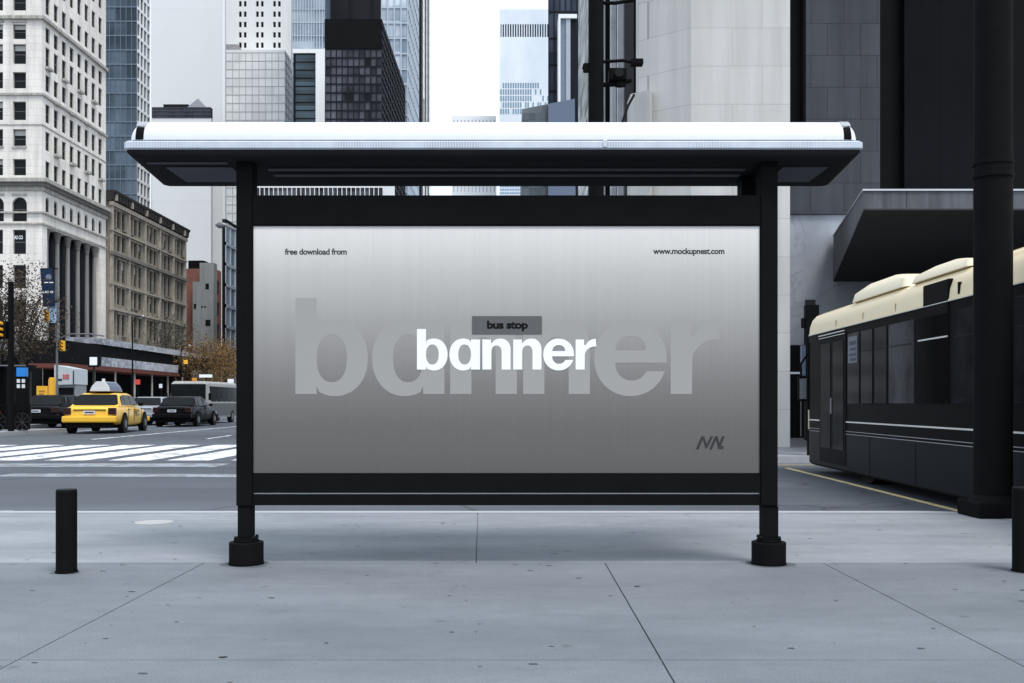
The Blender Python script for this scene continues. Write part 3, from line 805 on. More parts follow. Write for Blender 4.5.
    if taxi:
        MB().box(-.36, .36, 1.62, 2.55, 1.475, 1.52).build('sign_rack', M['black'], t)
        # triangular roof advertising sign, its long faces towards the street sides
        sg = MB(); sg.loft([[(-.36, y_, 1.52), (.36, y_, 1.52), (.30, y_+d_, 1.70), (.15, y_+1.6*d_, 1.88), (-.15, y_+1.6*d_, 1.88), (-.30, y_+d_, 1.70)] for y_, d_ in ((1.25, .05), (3.0, -.05))])
        sgo = sg.build('roof_sign', mat('grey_sign_housing', (.5, .51, .53), .4), t, bevel=.02)
        MB().add([(.362, 1.34, 1.55), (.362, 2.9, 1.55), (.315, 2.86, 1.69), (.315, 1.38, 1.69), (.175, 2.82, 1.86), (.175, 1.42, 1.86)], [(0, 1, 2, 3), (3, 2, 4, 5)]).build('sign_panel', mat('blue_grey_ad', (.06, .09, .16), .3, .3), sgo)
        me, _ = text_mesh('NYC', .04)
        for v in me.vertices: v.co = (.985, 2.35+v.co.x*.62, .62+v.co.y*.32)
        me.materials.append(M['black']); o = bpy.data.objects.new('door_lettering', me); COL.objects.link(o); o.parent = b
    t.location = loc; t.rotation_euler = (0, 0, rz); t.scale = (scale,)*3
    return t
sedan('yellow_taxi', 'yellow taxi cab with triangular roof advertising sign beyond the crosswalk', 'taxi', M['taxi'], (-16.25, 38.3, ROADZ), math.radians(7), True, scale=1.09)
sedan('black_sedan', 'glossy black sedan in the lane ahead of the yellow taxi', 'car', M['car_black'], (-16.9, 49.5, ROADZ), math.radians(2), scale=1.05, group='cars on the avenue')
sedan('silver_car', 'silver car partly hidden between the taxi and the black sedan', 'car', M['car_silver'], (-19.6, 52.5, ROADZ), math.radians(1), scale=1.05, group='cars on the avenue')
sedan('parked_car', 'dark parked car at the kerb left of the yellow taxi', 'car', M['car_black'], (-21.8, 45.6, ROADZ), math.radians(3), scale=1.08, group='cars on the avenue')
sedan('white_car', 'white car far down the avenue behind the silver car', 'car', mat('white_car_paint', (.7, .71, .72), .3, .4), (-20.4, 62, ROADZ), 0, group='cars on the avenue')

# shuttle bus facing the camera
sb = thing('shuttle_bus', 'white shuttle bus with large dark windscreen and orange roof lamp behind the black sedan', 'bus', (0, 0, 0))
sw_ = mat('shuttle_offwhite', (.36, .35, .33), .4, .3); sd_ = mat('shuttle_grey', (.10, .10, .102), .5, .3)
rings = []
for (y, ins, top) in ((0, .06, 2.30), (.15, .0, 2.42), (6.6, 0, 2.45), (6.75, .06, 2.38)):
    rings.append([(-1.05+ins, y, .35), (1.05-ins, y, .35), (1.07-ins, y, 1.2), (.98-ins, y, top-.1), (.84-ins, y, top), (-.84+ins, y, top), (-.98+ins, y, top-.1), (-1.07+ins, y, 1.2)])
bb = MB().loft(rings).build('body', sw_, sb, bevel=.03)
MB().box(-.97, .97, -.03, .05, 1.08, 2.26).build('windscreen', M['car_glass'], bb, bevel=.02)
MB().box(-1.0, 1.0, -.06, .1, .42, 1.06).build('grille_panel', M['charcoal'], bb, bevel=.03)
for s in (-1, 1):
    MB().box(s*.78-.14, s*.78+.14, -.075, .0, .70, .88).build('headlight', M['plate'], sb, bevel=.02)
    MB().box(s*1.22-.07, s*1.22+.07, -.1, .02, 1.35, 1.75).build('wing_mirror', M['black'], sb, bevel=.02)
    for yy in (1.1, 5.3):
        w_ = MB().cyl((s*.85, yy, .38), (s*1.09, yy, .38), .38, n=24).build('wheel', M['tyre'], sb)
        MB().cyl((s*1.09, yy, .38), (s*1.10, yy, .38), .22, n=20).build('rim', M['rim'], w_)
    MB().box(s*1.068-.012, s*1.068+.012, .5, 6.5, .45, 1.18).build('side_panel', sd_, bb)
    for k_ in range(5):
        MB().box(s*1.03-.035, s*1.03+.035, .70+k_*1.15, 1.80+k_*1.15, 1.22, 2.14).build('side_window', M['car_glass'], bb)
MB().box(-.85, .85, -.10, .05, .30, .42).build('bumper', M['black'], sb, bevel=.02)
MB().cyl((.25, .3, 2.42), (.25, .3, 2.60), .13, n=16).build('beacon', M['orange'], sb, bevel=.02)
sb.location = (-18.2, 56.0, ROADZ); sb.rotation_euler = (0, 0, math.radians(1)); 

# ------------------------------------------------------------------ building materials
M['lime'] = mat('white_limestone', (.81, .76, .695), .8, .15, nscale=.30, namt=.16, streak=.55, brick=(2.4, .8, .025, .78, .5, .07))
M['lime_trim'] = mat('weathered_limestone_trim', (.42, .40, .365), .85, .1, nscale=1.1, namt=.45, streak=.8)
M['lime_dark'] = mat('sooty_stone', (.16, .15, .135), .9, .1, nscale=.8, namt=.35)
M['wing'] = mat('dark_window_glass', (.010, .011, .012), .2, .12, nscale=.7, namt=.5)
M['blind'] = mat('window_blind', (.45, .44, .42), .8, .1)
M['sash'] = mat('window_sash', (.10, .10, .10), .6, .2)
M['brown'] = mat('old_brown_stone', (.30, .265, .215), .85, .12, nscale=.7, namt=.4, streak=.8, brick=(1.6, .6, .03, .8, .5, .1))
M['brown_pier'] = mat('old_stone_pier', (.37, .33, .275), .85, .12, nscale=1.4, namt=.45, streak=.8)
M['brick'] = mat('red_brick', (.30, .135, .105), .85, .1, nscale=.4, namt=.18, streak=.3, brick=(.6, .25, .02, .7, .5, .2))
M['render'] = mat('grey_render', (.27, .275, .27), .9, .1, nscale=.35, namt=.2, streak=.5)
M['dark'] = mat('dark_shop_interior', (.008, .008, .009), .8, .04, nscale=.5, namt=.5)
M['dark_metal'] = mat('dark_bronze_cladding', (.008, .008, .0085), .6, .03, nscale=.3, namt=.3)

def mkwin(w_, h, bars=1, blind=0., name='window', glassm=None, frame=.07):
    """one window as a mesh lying in x (0..w) z (0..h), looking towards -y"""
    mb = MB(); f = frame
    mb.add([(0, 0, 0), (w_, 0, 0), (w_, 0, h), (0, 0, h)], [(0, 1, 2, 3)], 0)
    mb.box(0, f, -.06, -.001, 0, h, 1); mb.box(w_-f, w_, -.06, -.001, 0, h, 1)
    mb.box(f, w_-f, -.06, -.001, 0, f, 1); mb.box(f, w_-f, -.06, -.001, h-f, h, 1)
    for k in range(bars): mb.box(f, w_-f, -.05, -.001, h*(k+1)/(bars+1)-f/2, h*(k+1)/(bars+1)+f/2, 1)
    if blind: mb.add([(f, -.002, h*(1-blind)), (w_-f, -.002, h*(1-blind)), (w_-f, -.002, h-f), (f, -.002, h-f)], [(0, 1, 2, 3)], 2)
    me = bpy.data.meshes.new(name); me.from_pydata(mb.v, [], mb.f)
    for m in (glassm or M['wing'], M['sash'], M['blind']): me.materials.append(m)
    for p, mi in zip(me.polygons, mb.m): p.material_index = mi
    return me
def put(me, name, root, O, U, N, u, v, depth):
    """window mesh placed on a facade: rotation turns local -y to the outward normal"""
    o = bpy.data.objects.new(name, me); COL.objects.link(o); o.parent = root
    ox, oy, oz = OR[root.name]
    o.location = (O[0]+U[0]*u-N[0]*depth-ox, O[1]+U[1]*u-N[1]*depth-oy, v-oz)
    o.rotation_euler = (0, 0, math.atan2(U[1], U[0])); return o

# ------------------------------------------------------------------ white corner building
XA = -51.9
A = thing('stone_building', 'ornate white limestone corner building with tall colonnade at the left edge', 'building', (XA, 110, 0))
HA = 62
rows = [(26.2, 28.0), (29.2, 31.3), (32.3, 34.35), (35.8, 37.6), (38.5, 40.7), (41.25, 42.9), (44.4, 46.3), (47.6, 49.6), (50.8, 52.8), (54, 56), (57.2, 59.2)]
FO, FU, FN = (XA-14, 110), (1, 0), (0, -1)
SO, SU, SN = (XA, 110), (0, 1), (1, 0)
wm_f = [mkwin(1.44, 2.0, 1), mkwin(1.44, 2.0, 1), mkwin(1.44, 2.0, 1, .3)]
wm_s = [mkwin(1.05, 2.0, 1), mkwin(1.05, 2.0, 1)]
fu = [14-(XA-x)-.72-14+14 for x in []]
fcols = [14-2.5-.72-2.54*k for k in range(4)]     # left edge of each window column (u)
scols = [1.3-.47+2.03*k for k in range(8)]
ops_f = [(u, u+1.44, a, b) for (a, b) in rows for u in fcols]
ops_s = [(u, u+1.05, a, b) for (a, b) in rows for u in scols]
arch_f = [(u-.1, u+1.54, 21.1, 23.8) for u in fcols]
arch_s = [(u+.02, u+.93, 22.35, 24.0) for u in scols]
rect_f = [(u, u+1.44, a, b) for (a, b) in ((17.5, 20.2), (13.7, 16.3), (9.6, 12.4)) for u in fcols]
shop_f = [(.6, 4.2, .2, 6.8), (4.8, 8.4, .2, 6.8), (9.0, 12.8, .2, 6.8)]
log = [(1.2, 15.4, 5.0, 20.6)]
mb = MB()
facade(mb, FO, FU, FN, 14, 0, HA, ops_f+arch_f+rect_f+shop_f, .35)
facade(mb, SO, SU, SN, 17.3, 0, HA, ops_s+arch_s, .35) if False else None
facade(mb, SO, SU, SN, 17.3, 0, HA, ops_s+arch_s+log, .22)
# arch spandrels
def spandrel(mb, O, U, N, a, b, top, d=0, mi=0):
    r_ = (b-a)/2; cx_ = (a+b)/2
    for s in (-1, 1):
        pts = [(cx_+s*r_, top)]+[(cx_+s*r_*math.sin(math.radians(t)), top-r_+r_*math.cos(math.radians(t))) for t in range(0, 91, 15)]
        for dd in (0,):
            vs = [(O[0]+U[0]*u, O[1]+U[1]*u, v) for u, v in pts]
            vi = [(x-N[0]*.2, y-N[1]*.35, z_) for x, y, z_ in vs]
            n_ = len(vs)
            mb.add(vs+vi, [tuple(range(n_))]+[(i, i+1, n_+i+1, n_+i) for i in range(1, n_-1)], mi)
for (a, b, c_, d) in arch_f: spandrel(mb, FO, FU, FN, a, b, d)
for (a, b, c_, d) in arch_s: spandrel(mb, SO, SU, SN, a, b, d)
mb.box(XA-2.2, XA-.23, 110.5, 111.15, 4.9, 20.7); mb.box(XA-2.2, XA-.23, 125.45, 126.2, 4.9, 20.7); mb.box(XA-2.2, XA-.23, 111.2, 125.4, 20.62, 20.9)
mb.add([(XA-14, 110, 0), (XA-14, 127.3, 0), (XA-14, 127.3, HA), (XA-14, 110, HA)], [(0, 1, 2, 3)])
mb.add([(XA-14, 127.3, 0), (XA, 127.3, 0), (XA, 127.3, HA), (XA-14, 127.3, HA)], [(0, 1, 2, 3)])
part(mb, 'wall', M['lime'], A)
part(MB().box(XA-14, XA, 110, 127.3, HA, HA+.3), 'roof', M['lime_trim'], A)
random.seed(3)
for (a, b) in rows:
    for u in fcols:
        o = put(random.choice(wm_f), 'window', A, FO, FU, FN, u, a, .34); o.scale = (1, 1, (b-a)/2.0)
    for u in scols:
        o = put(random.choice(wm_s), 'window', A, SO, SU, SN, u, a, .21); o.scale = (1, 1, (b-a)/2.0)
for (a, b, c_, d) in rect_f:
    o = put(wm_f[0], 'window', A, FO, FU, FN, a, c_, .34); o.scale = (1, 1, (d-c_)/2)
for (a, b, c_, d) in arch_f:
    o = put(wm_f[0], 'arched_window', A, FO, FU, FN, a, c_, .34); o.scale = ((b-a)/1.44, 1, (d-c_)/2)
for (a, b, c_, d) in arch_s:
    o = put(wm_s[0], 'arched_window', A, SO, SU, SN, a, c_, .21); o.scale = ((b-a)/1.05, 1, (d-c_)/2)
def course(z0_, z1_, pr, nm, m, deco=0):
    mb = MB()
    mb.prism([(XA-14, 110-pr), (XA+pr, 110-pr), (XA+pr, 127.3), (XA+.001, 127.3), (XA+.001, 110-.001), (XA-14, 110-.001)], 'z', z0_, z1_)
    return part(mb, nm, m, A)
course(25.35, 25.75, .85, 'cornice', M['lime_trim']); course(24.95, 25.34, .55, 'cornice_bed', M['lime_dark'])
course(24.5, 24.94, .25, 'frieze', M['lime_trim'])
course(22.0, 22.18, .25, 'string_course', M['lime_trim']); course(35.0, 35.25, .22, 'string_course', M['lime_trim'])
course(43.4, 43.75, .35, 'string_course', M['lime_trim']); course(20.75, 20.95, .18, 'string_course', M['lime_trim'])
course(31.75, 31.85, .08, 'string_course', M['lime_trim']); course(53.3, 53.5, .2, 'string_course', M['lime_trim'])
# window balconies / ornament on the side
for k, u in enumerate(scols):
    for zz in (34.9, 29.0) if k % 2 else (38.2,):
        part(MB().box(XA+.02, XA+.40, 110+u-.15, 110+u+1.1, zz, zz+.28), 'balcony_ledge', M['lime_trim'], A)
for (u) in fcols:
    for zz in (29.2, 23.95, 43.05): part(MB().box(XA-14+u-.1, XA-14+u+1.54, 109.86, 109.99, zz, zz+.22), 'lintel', M['lime_trim'], A)
# loggia: dark back wall and giant columns
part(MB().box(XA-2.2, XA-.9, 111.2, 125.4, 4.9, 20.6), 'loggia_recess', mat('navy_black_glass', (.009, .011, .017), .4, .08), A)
stonec = mat('giant_column_stone', (.24, .235, .225), .8, .1, nscale=.6, namt=.15, streak=.5)
for k, yy in enumerate((111.9, 114.6, 117.3, 120.0, 122.6, 124.8)):
    mb = MB().cyl((XA-.45, yy, 5.0), (XA-.45, yy, 19.4), .29, .24, n=20)
    c_ = part(mb, 'giant_column', stonec, A, smooth=True)
    part(MB().loft([[(XA-.45+math.cos(t*PI/8)*r_*.55, yy+math.sin(t*PI/8)*r_*.75, z_) for t in range(16)] for r_, z_ in ((.48, 19.4), (.52, 19.6), (.5, 19.75), (.72, 20.3), (.78, 20.58))]), 'capital', M['lime_dark'], c_)
# shop level
part(MB().box(XA-1.15, XA+.05, 109.8, 109.99, .1, 6.7), 'shop_corner', M['dark'], A)
for (a, b, c_, d) in shop_f:
    part(MB().box(XA-14+a, XA-14+b, 110.3, 110.34, c_, d), 'shop_window', M['dark'], A)
part(MB().box(XA-13, XA-.5, 109.3, 109.98, 7.0, 8.6), 'shop_sign', mat('grey_sign_band', (.16, .16, .16), .7, .2, nscale=3, namt=.6), A)
me, _ = text_mesh('HAS CO', .03)
for v in me.vertices: v.co = (-4.9+2.6-.0+v.co.x*1.15-1.1, .32-.06+.0, 19.2+v.co.y*.55)
me.materials.append(M['paper_white']); o = bpy.data.objects.new('window_lettering', me); COL.objects.link(o); o.parent = A
part(MB().box(XA+.005, XA+.06, 110.2, 126.9, .2, 4.9), 'shop_front', M['dark'], A)

# ------------------------------------------------------------------ old brown building
XB = -51.5
Bd = thing('old_building', 'soot darkened old stone building with heavy bracketed cornice beyond the white one', 'building', (XB, 127.6, 0))
BO, BU = (XB, 127.6), (0, 1)
rows = [(9.9, 12.7), (13.9, 16.1), (16.9, 19.8), (20.9, 22.9), (23.9, 26.1)]
ops = []
bw = 29.2/5
for b_ in range(5):
    for k in range(3):
        u = b_*bw+.70+k*1.60
        for (a, c_) in rows: ops.append((u, u+1.15, a, c_))
mb = MB(); facade(mb, BO, BU, SN, 29.2, 0, 27, ops, .3)
mb.add([(XB, 127.6, 0), (XB-14, 127.6, 0), (XB-14, 127.6, 27), (XB, 127.6, 27)], [(0, 1, 2, 3)])
mb.add([(XB, 156.8, 0), (XB-14, 156.8, 0), (XB-14, 156.8, 27), (XB, 156.8, 27)], [(0, 1, 2, 3)])
mb.add([(XB-14, 127.6, 0), (XB-14, 156.8, 0), (XB-14, 156.8, 27), (XB-14, 127.6, 27)], [(0, 1, 2, 3)])
part(mb, 'wall', M['brown'], Bd)
wb = [mkwin(1.15, 2.0, 1, 0, frame=.09), mkwin(1.15, 2.0, 1, .4, frame=.09)]
for (a, b, c_, d) in ops:
    o = put(wb[random.random() < .2], 'window', Bd, BO, BU, SN, a, c_, .28); o.scale = (1, 1, (d-c_)/2)
for b_ in range(6):
    u = min(b_*bw, 29.2-.5) if b_ else .2
    part(MB().box(XB+.003, XB+.30, 127.6+u-.2, 127.6+u+.35, 8.5, 26.4), 'pier', M['brown_pier'], Bd)
for (za, zb, pr) in ((13.0, 13.3, .4), (16.3, 16.5, .35), (20.1, 20.5, .5), (23.2, 23.4, .4), (26.4, 26.9, .45)):
    part(MB().box(XB+.004, XB+pr, 127.4, 156.9, za, zb), 'string_course', M['brown_pier'] if za != 20.1 else M['lime_dark'], Bd)
for (a, b, c_, d) in ops:
    part(MB().box(XB+.002, XB+.16, 127.6+a-.12, 127.6+b+.12, d+.02, d+.22), 'lintel', M['brown_pier'] if random.random() < .7 else M['lime_dark'], Bd)
    if random.random() < .3: part(MB().box(XB+.002, XB+.22, 127.6+a-.08, 127.6+b+.08, c_-.22, c_-.05), 'sill', M['lime_dark'], Bd)
cm = mat('sooty_cornice', (.035, .033, .032), .8, .1, nscale=1, namt=.4)
part(MB().prism([(XB+.005, 26.95), (XB+.5, 27.1), (XB+.6, 27.9), (XB+.75, 28.0), (XB+.8, 28.3), (XB-14, 28.5), (XB-14, 26.95)], 'y', 127.3, 157.1), 'cornice', cm, Bd)
for k in range(27):
    part(MB().box(XB+.5, XB+.8, 127.9+k*1.07, 128.2+k*1.07, 27.05, 27.85), 'cornice_bracket', M['brown_pier'] if k % 5 == 0 else cm, Bd)

# marquee in front of both
mq = thing('marquee', 'long two tier white and red theatre marquee along the old building', 'marquee', (-47, 118, 0))
pan = glass_wall('marquee_letter_board', (.08, .085, .10), (.46, .48, .52), .55, .33, .6, .2, .7)
part(MB().box(-50.2, -46.9, 112, 158, 7.75, 8.45), 'upper_fascia', pan, mq)
part(MB().box(-51.3, -47.1, 111, 158, 6.3, 7.7), 'deck', M['dark'], mq)
part(MB().box(-50.5, -46.6, 113, 139, 5.25, 6.28), 'lower_fascia', pan, mq)
part(MB().box(-50.5, -46.5, 104, 139.2, 4.75, 5.2), 'red_soffit', M['red_trim'], mq)
part(MB().box(-50.5, -46.55, 104, 112.9, 5.25, 7.6), 'dark_board', M['dark'], mq)
for yy in range(106, 158, 6):
    part(MB().cyl((-47, yy, 0), (-47, yy, 4.75), .12, n=10), 'post', M['lime_trim'] if yy % 12 else M['dark'], mq)
part(MB().box(-51.4, -50.9, 112, 158, .1, 6.2), 'shop_wall', M['dark'], mq)
sgn = thing('hanging_sign', 'small square white sign in black frame hanging at the end of the marquee', 'sign', (PX(94, 100), 100, 5))
x_ = PX(94, 100)
part(MB().box(x_-.55, x_+.5, 99.9, 100.1, 4.65, 5.9), 'frame', M['dark'], sgn)
part(MB().box(x_-.38, x_+.36, 99.86, 99.899, 4.85, 5.65), 'face', M['paper_white'], sgn)
part(MB().cyl((x_, 100, 0), (x_, 100, 4.65), .08, n=10), 'pole', M['dark'], sgn)

# ------------------------------------------------------------------ brick and grey
Cb = thing('brick_building', 'red brick building with grey rendered stair shaft beyond the old stone building', 'building', (-51, 162, 0))
part(MB().box(-62, -49.0, 164.2, 167.8, 0, 23.2), 'brick_wall', M['brick'], Cb)
part(MB().box(-53.5, -50.9, 164.6, 167.4, 23.21, 24.6), 'roof_hut', M['dark'], Cb)
part(MB().box(-52.0, -48.6, 162.2, 164.15, 0, 20.8), 'render_wall', M['render'], Cb)
part(MB().box(-50.9, -48.6, 162.3, 164.15, 20.81, 23.9), 'stair_shaft', M['render'], Cb)
for (u, zz, w_, h) in ((-49.9, 19.6, .55, .9), (-49.9, 13.6, .8, 1.0), (-51.8, 16.4, .35, .8), (-50.6, 16.6, .25, .25), (-50.1, 16.6, .25, .25)):
    part(MB().box(u, u+w_, 162.15, 162.2, zz, zz+h), 'window', M['wing'], Cb)
for k in range(4):
    part(MB().box(-48.995, -48.93, 165.2, 166.2, 8.5+k*3.6, 10.6+k*3.6), 'window', M['wing'], Cb)

# ------------------------------------------------------------------ curtain wall towers
def tower(name, label, x0, x1, y0_, y1_, H, front=None, side=None, sideface=1, wallm=None, cat='tower', roofm=None, body=True):
    """front / side: (n across, n up, frame w, frame h, depth, frame mat, pane mat)"""
    t = thing(name, label, cat, (x0, y0_, 0)); wallm = wallm or M['lime_trim']
    xs = x1 if sideface == 1 else x0; so_ = x0 if sideface == 1 else x1
    if front:
        mb = MB(); relief(mb, (x0, y0_), (1, 0), (0, -1), x1-x0, 0, H, *front[:5]); part(mb, 'front_facade', list(front[5:7]), t)
    if side:
        mb = MB(); relief(mb, (xs, y0_), (0, 1), (sideface, 0), y1_-y0_, 0, H, *side[:5]); part(mb, 'side_facade', list(side[5:7]), t)
    mb = MB(); e = .4
    a, b = (x0+.001, x1-e) if sideface == 1 else (x0+e, x1-.001)
    mb.box(x0+(0 if sideface == 1 else (e if side else 0)), x1-(e if (sideface == 1 and side) else 0), y0_+(e if front else 0), y1_, 0, H-.01)
    part(mb, 'core', wallm, t)
    part(MB().box(x0, x1, y0_, y1_, H+.001, H+.6), 'parapet', roofm or wallm, t)
    return t
conc_w = mat('white_mullion', (.80, .80, .79), .7, .2, nscale=.1, namt=.05)
dk_fr = mat('dark_mullion', (.012, .013, .017), .6, .08)
bl_fr = mat('steel_blue_mullion', (.12, .155, .20), .5, .3)
pale_fr = mat('pale_blue_mullion', (.42, .47, .53), .5, .4)
gl_blue = glass_wall('blue_glass', (.018, .030, .042), (.13, .175, .225), 2.05, 2.6, .2, .3, .45, .9)
gl_pale = glass_wall('pale_glass', (.16, .21, .27), (.66, .72, .78), 2.3, 3.3, .15, .5, .7, 1.2)
gl_dark = glass_wall('black_glass', (.006, .007, .009), (.12, .125, .15), .98, 1.5, .2, .12, .5, 1.4)
gl_navy = glass_wall('navy_glass', (.010, .014, .024), (.07, .085, .12), 1.7, 3, .2, .15, .45, .8)
gl_teal = glass_wall('dark_teal_glass', (.010, .025, .035), (.10, .15, .18), 30, 1.6, .2, .4, .35, .5)
gl_white = glass_wall('frosted_panel', (.66, .66, .65), (.86, .86, .84), 1.9, 1.9, .6, .2, .75)

tower('glass_tower', 'blue glass office tower behind the white stone corner building', PX(104, 180), PX(137, 180), 180, 186.6, 96,
      (6, 37, .10, .22, .12, bl_fr, gl_blue), (4, 37, .35, .5, .2, conc_w, gl_blue), 1, M['lime_trim'])
pale = mat('blank_pale_render', (.70, .70, .69), .9, .1, nscale=.04, namt=.05, streak=.0, brick=(60, 22, .12, .93, 0, .02))
T2 = thing('blank_tower', 'plain windowless pale tower behind the low louvred block', 'tower', (PX(151, 220), 220, 0))
part(MB().box(PX(151, 220), PX(224, 220), 220, 221.5, 0, 125), 'wall', pale, T2)
part(MB().box(PX(224, 220)-.3, PX(224, 220)+.25, 219.8, 220.5, 0, 125), 'corner_trim', conc_w, T2)
T3 = thing('louvred_block', 'low pale block topped by a dark louvre band and small grey pyramid roof', 'building', (PX(152, 212), 212, 0))
part(MB().box(PX(152, 212), PX(211, 212), 212, 213.2, 0, 61.7), 'wall', pale, T3)
lou = MB(); relief(lou, (PX(152, 212), 211.9), (1, 0), (0, -1), PX(211, 212)-PX(152, 212), 61.71, 64.0, 34, 3, .14, .2, .15)
part(lou, 'louvre_band', [mat('louvre_frame', (.05, .055, .07)), gl_dark], T3)
part(MB().box(PX(152, 212)+.01, PX(211, 212)-.01, 212.1, 213.2, 61.71, 63.98), 'plant_room', M['charcoal'], T3)
part(MB().box(PX(163, 212), PX(188, 212), 212.2, 213.2, 64.0, 64.7), 'roof_slab', M['charcoal'], T3)
a, b = PX(187, 212), PX(206, 212)
part(MB().add([(a, 212.1, 64.02), (b, 212.1, 64.02), (b, 214, 64.02), (a, 214, 64.02), ((a+b)/2, 213, 66.2)], [(0, 1, 4), (1, 2, 4), (2, 3, 4), (3, 0, 4), (3, 2, 1, 0)]), 'pyramid_roof', mat('grey_roof_lead', (.20, .21, .23)), T3)
# white gridded building with tower
x0, x1 = PX(226, 230), PX(285, 230)
tower('gridded_podium', 'white gridded block directly above the left half of the shelter roof', x0, x1, 230, 239, 82, (9, 42, .16, .16, .06, mat('pale_grid_joint', (.50, .50, .49), .7), gl_white), (5, 42, .3, .3, .1, mat('grid_shadow', (.40, .40, .39)), gl_white), 1, conc_w, 'building')
T5 = thing('white_tower', 'white apartment tower with paired small windows rising from the gridded block', 'tower', (x0, 236, 0))
x0b, x1b = PX(225.5, 236), PX(289, 236)
wv = mat('white_tower_render', (.82, .82, .80), .8, .15, nscale=.1, namt=.04, streak=.12)
ops = []
for r_ in range(9):
    for c_ in range(3):
        for k in range(2):
            u = 3.2+c_*4.05+k*1.15; zz = 85.2+r_*2.45; ops.append((u, u+.62, zz, zz+1.3))
mb = MB(); facade(mb, (x0b, 236), (1, 0), (0, -1), x1b-x0b, 80, 110, ops, .3)
mb.add([(x1b, 236, 80), (x1b, 246, 80), (x1b, 246, 110), (x1b, 236, 110)], [(0, 1, 2, 3)]); mb.add([(x0b, 236, 80), (x0b, 246, 80), (x0b, 246, 110), (x0b, 236, 110)], [(0, 1, 2, 3)])
mb.add([(x0b, 246, 80), (x1b, 246, 80), (x1b, 246, 110), (x0b, 246, 110)], [(0, 1, 2, 3)]); mb.add([(x0b, 236, 110), (x1b, 236, 110), (x1b, 246, 110), (x0b, 246, 110)], [(0, 1, 2, 3)])
part(mb, 'wall', wv, T5)
ws = mkwin(.62, 1.3, 0, frame=.05)
for (a, b, c_, d) in ops: put(ws, 'window', T5, (x0b, 236), (1, 0), (0, -1), a, c_, .28)
part(MB().box(x0b, x0b+4, 232, 235.8, 82.6, 84.6), 'roof_railing', mat('railing_grey', (.30, .30, .30), .7, .2, nscale=3, namt=.5), T5)
for k in range(2): part(MB().box(x1b-.01, x1b+.5, 236+k*4, 238+k*4, 80, 110), 'pier', wv, T5)

# striped glass building and its white framed lower block
tower('striped_tower', 'narrow tower of pale and blue vertical glass strips over the shelter roof', PX(292, 206), PX(325, 206), 206, 225, 110, (12, 40, .18, .12, .25, pale_fr, gl_pale), None, 1, bl_fr)
T6 = thing('framed_block', 'dark teal glass block with white frame beneath the striped tower', 'building', (PX(293, 200), 200, 0))
a, b, c_ = PX(295, 200), PX(316, 200), PX(325, 200)
mb = MB(); relief(mb, (a, 200), (1, 0), (0, -1), b-a, 0, 71.2, 1, 44, .1, .12, .2)
part(mb, 'glass_front', [dk_fr, gl_teal], T6)
part(MB().box(b+.001, c_, 199.6, 205, 0, 71.2), 'white_pier', conc_w, T6)
part(MB().box(a-.4, c_, 199.6, 205, 71.21, 72.0), 'white_beam', conc_w, T6)
part(MB().box(a-.4, b, 200.3, 205, 0, 71.19), 'core', dk_fr, T6)
# low office wing seen through the slot under the roof
tower('office_block', 'white office block with ribbon windows seen through the slot under the roof', PX(246, 150), PX(383, 150), 150, 165, 38.4, (30, 10, .10, 2.15, .2, conc_w, gl_dark), None, 1, conc_w, 'building')
# black block, black tower
tower('black_block', 'black gridded glass block in the middle of the skyline', PX(325, 170), PX(382, 170), 170, 207.5, 66, (10, 44, .16, .22, .12, dk_fr, gl_dark), (14, 44, .35, .3, .2, dk_fr, gl_navy), 1, M['dark_metal'], 'building')
T7 = thing('black_tower', 'plain matt black tower rising behind the black gridded block', 'tower', (PX(325, 212), 212, 0))
part(MB().box(PX(324, 212), PX(380.5, 212), 212, 218, 0, 110), 'wall', mat('black_tower_cladding', (.010, .010, .014), .6, .15, nscale=.05, namt=.2, brick=(6, 14, .12, .6, 0, .1)), T7)
for yy in (350, 372): part(MB().box(PX(yy, 212), PX(yy, 212)+.3, 211.7, 211.99, 72, 110), 'fin', dk_fr, T7)
# black upper storeys of the block (blank plant floors)
part(MB().box(PX(325, 170)-.05, PX(382, 170)+.02, 169.9, 170-.001, 61.6, 66.5), 'plant_screen', M['dark_metal'], [o for o in bpy.data.objects if o.name == 'black_block'][0])
tower('pale_glass_tower', 'pale blue glass tower beside the black tower', PX(381, 212), -22.2, 212, 238, 118, (4, 36, .3, .3, .2, pale_fr, gl_pale), (10, 36, .35, .25, .25, pale_fr, gl_pale), 1, pale_fr)
T8 = tower('banded_tower', 'slim white masonry tower at the edge of the open sky', -30, -22.6, 240, 276, 130, None, (18, 44, 1.1, 1.1, .25, conc_w, gl_navy), 1, M['lime_trim'])
part(MB().box(-22.59, -22.0, 240.1, 244.5, 0, 130), 'dark_fin', M['dark_metal'], T8)
part(MB().box(-22.59, -22.2, 252, 254, 70, 78), 'balcony', M['lime_trim'], T8)
for (yy) in (248, 258, 266): part(MB().box(-22.59, -22.25, yy, yy+.8, 0, 130), 'downpipe', M['sash'], T8)

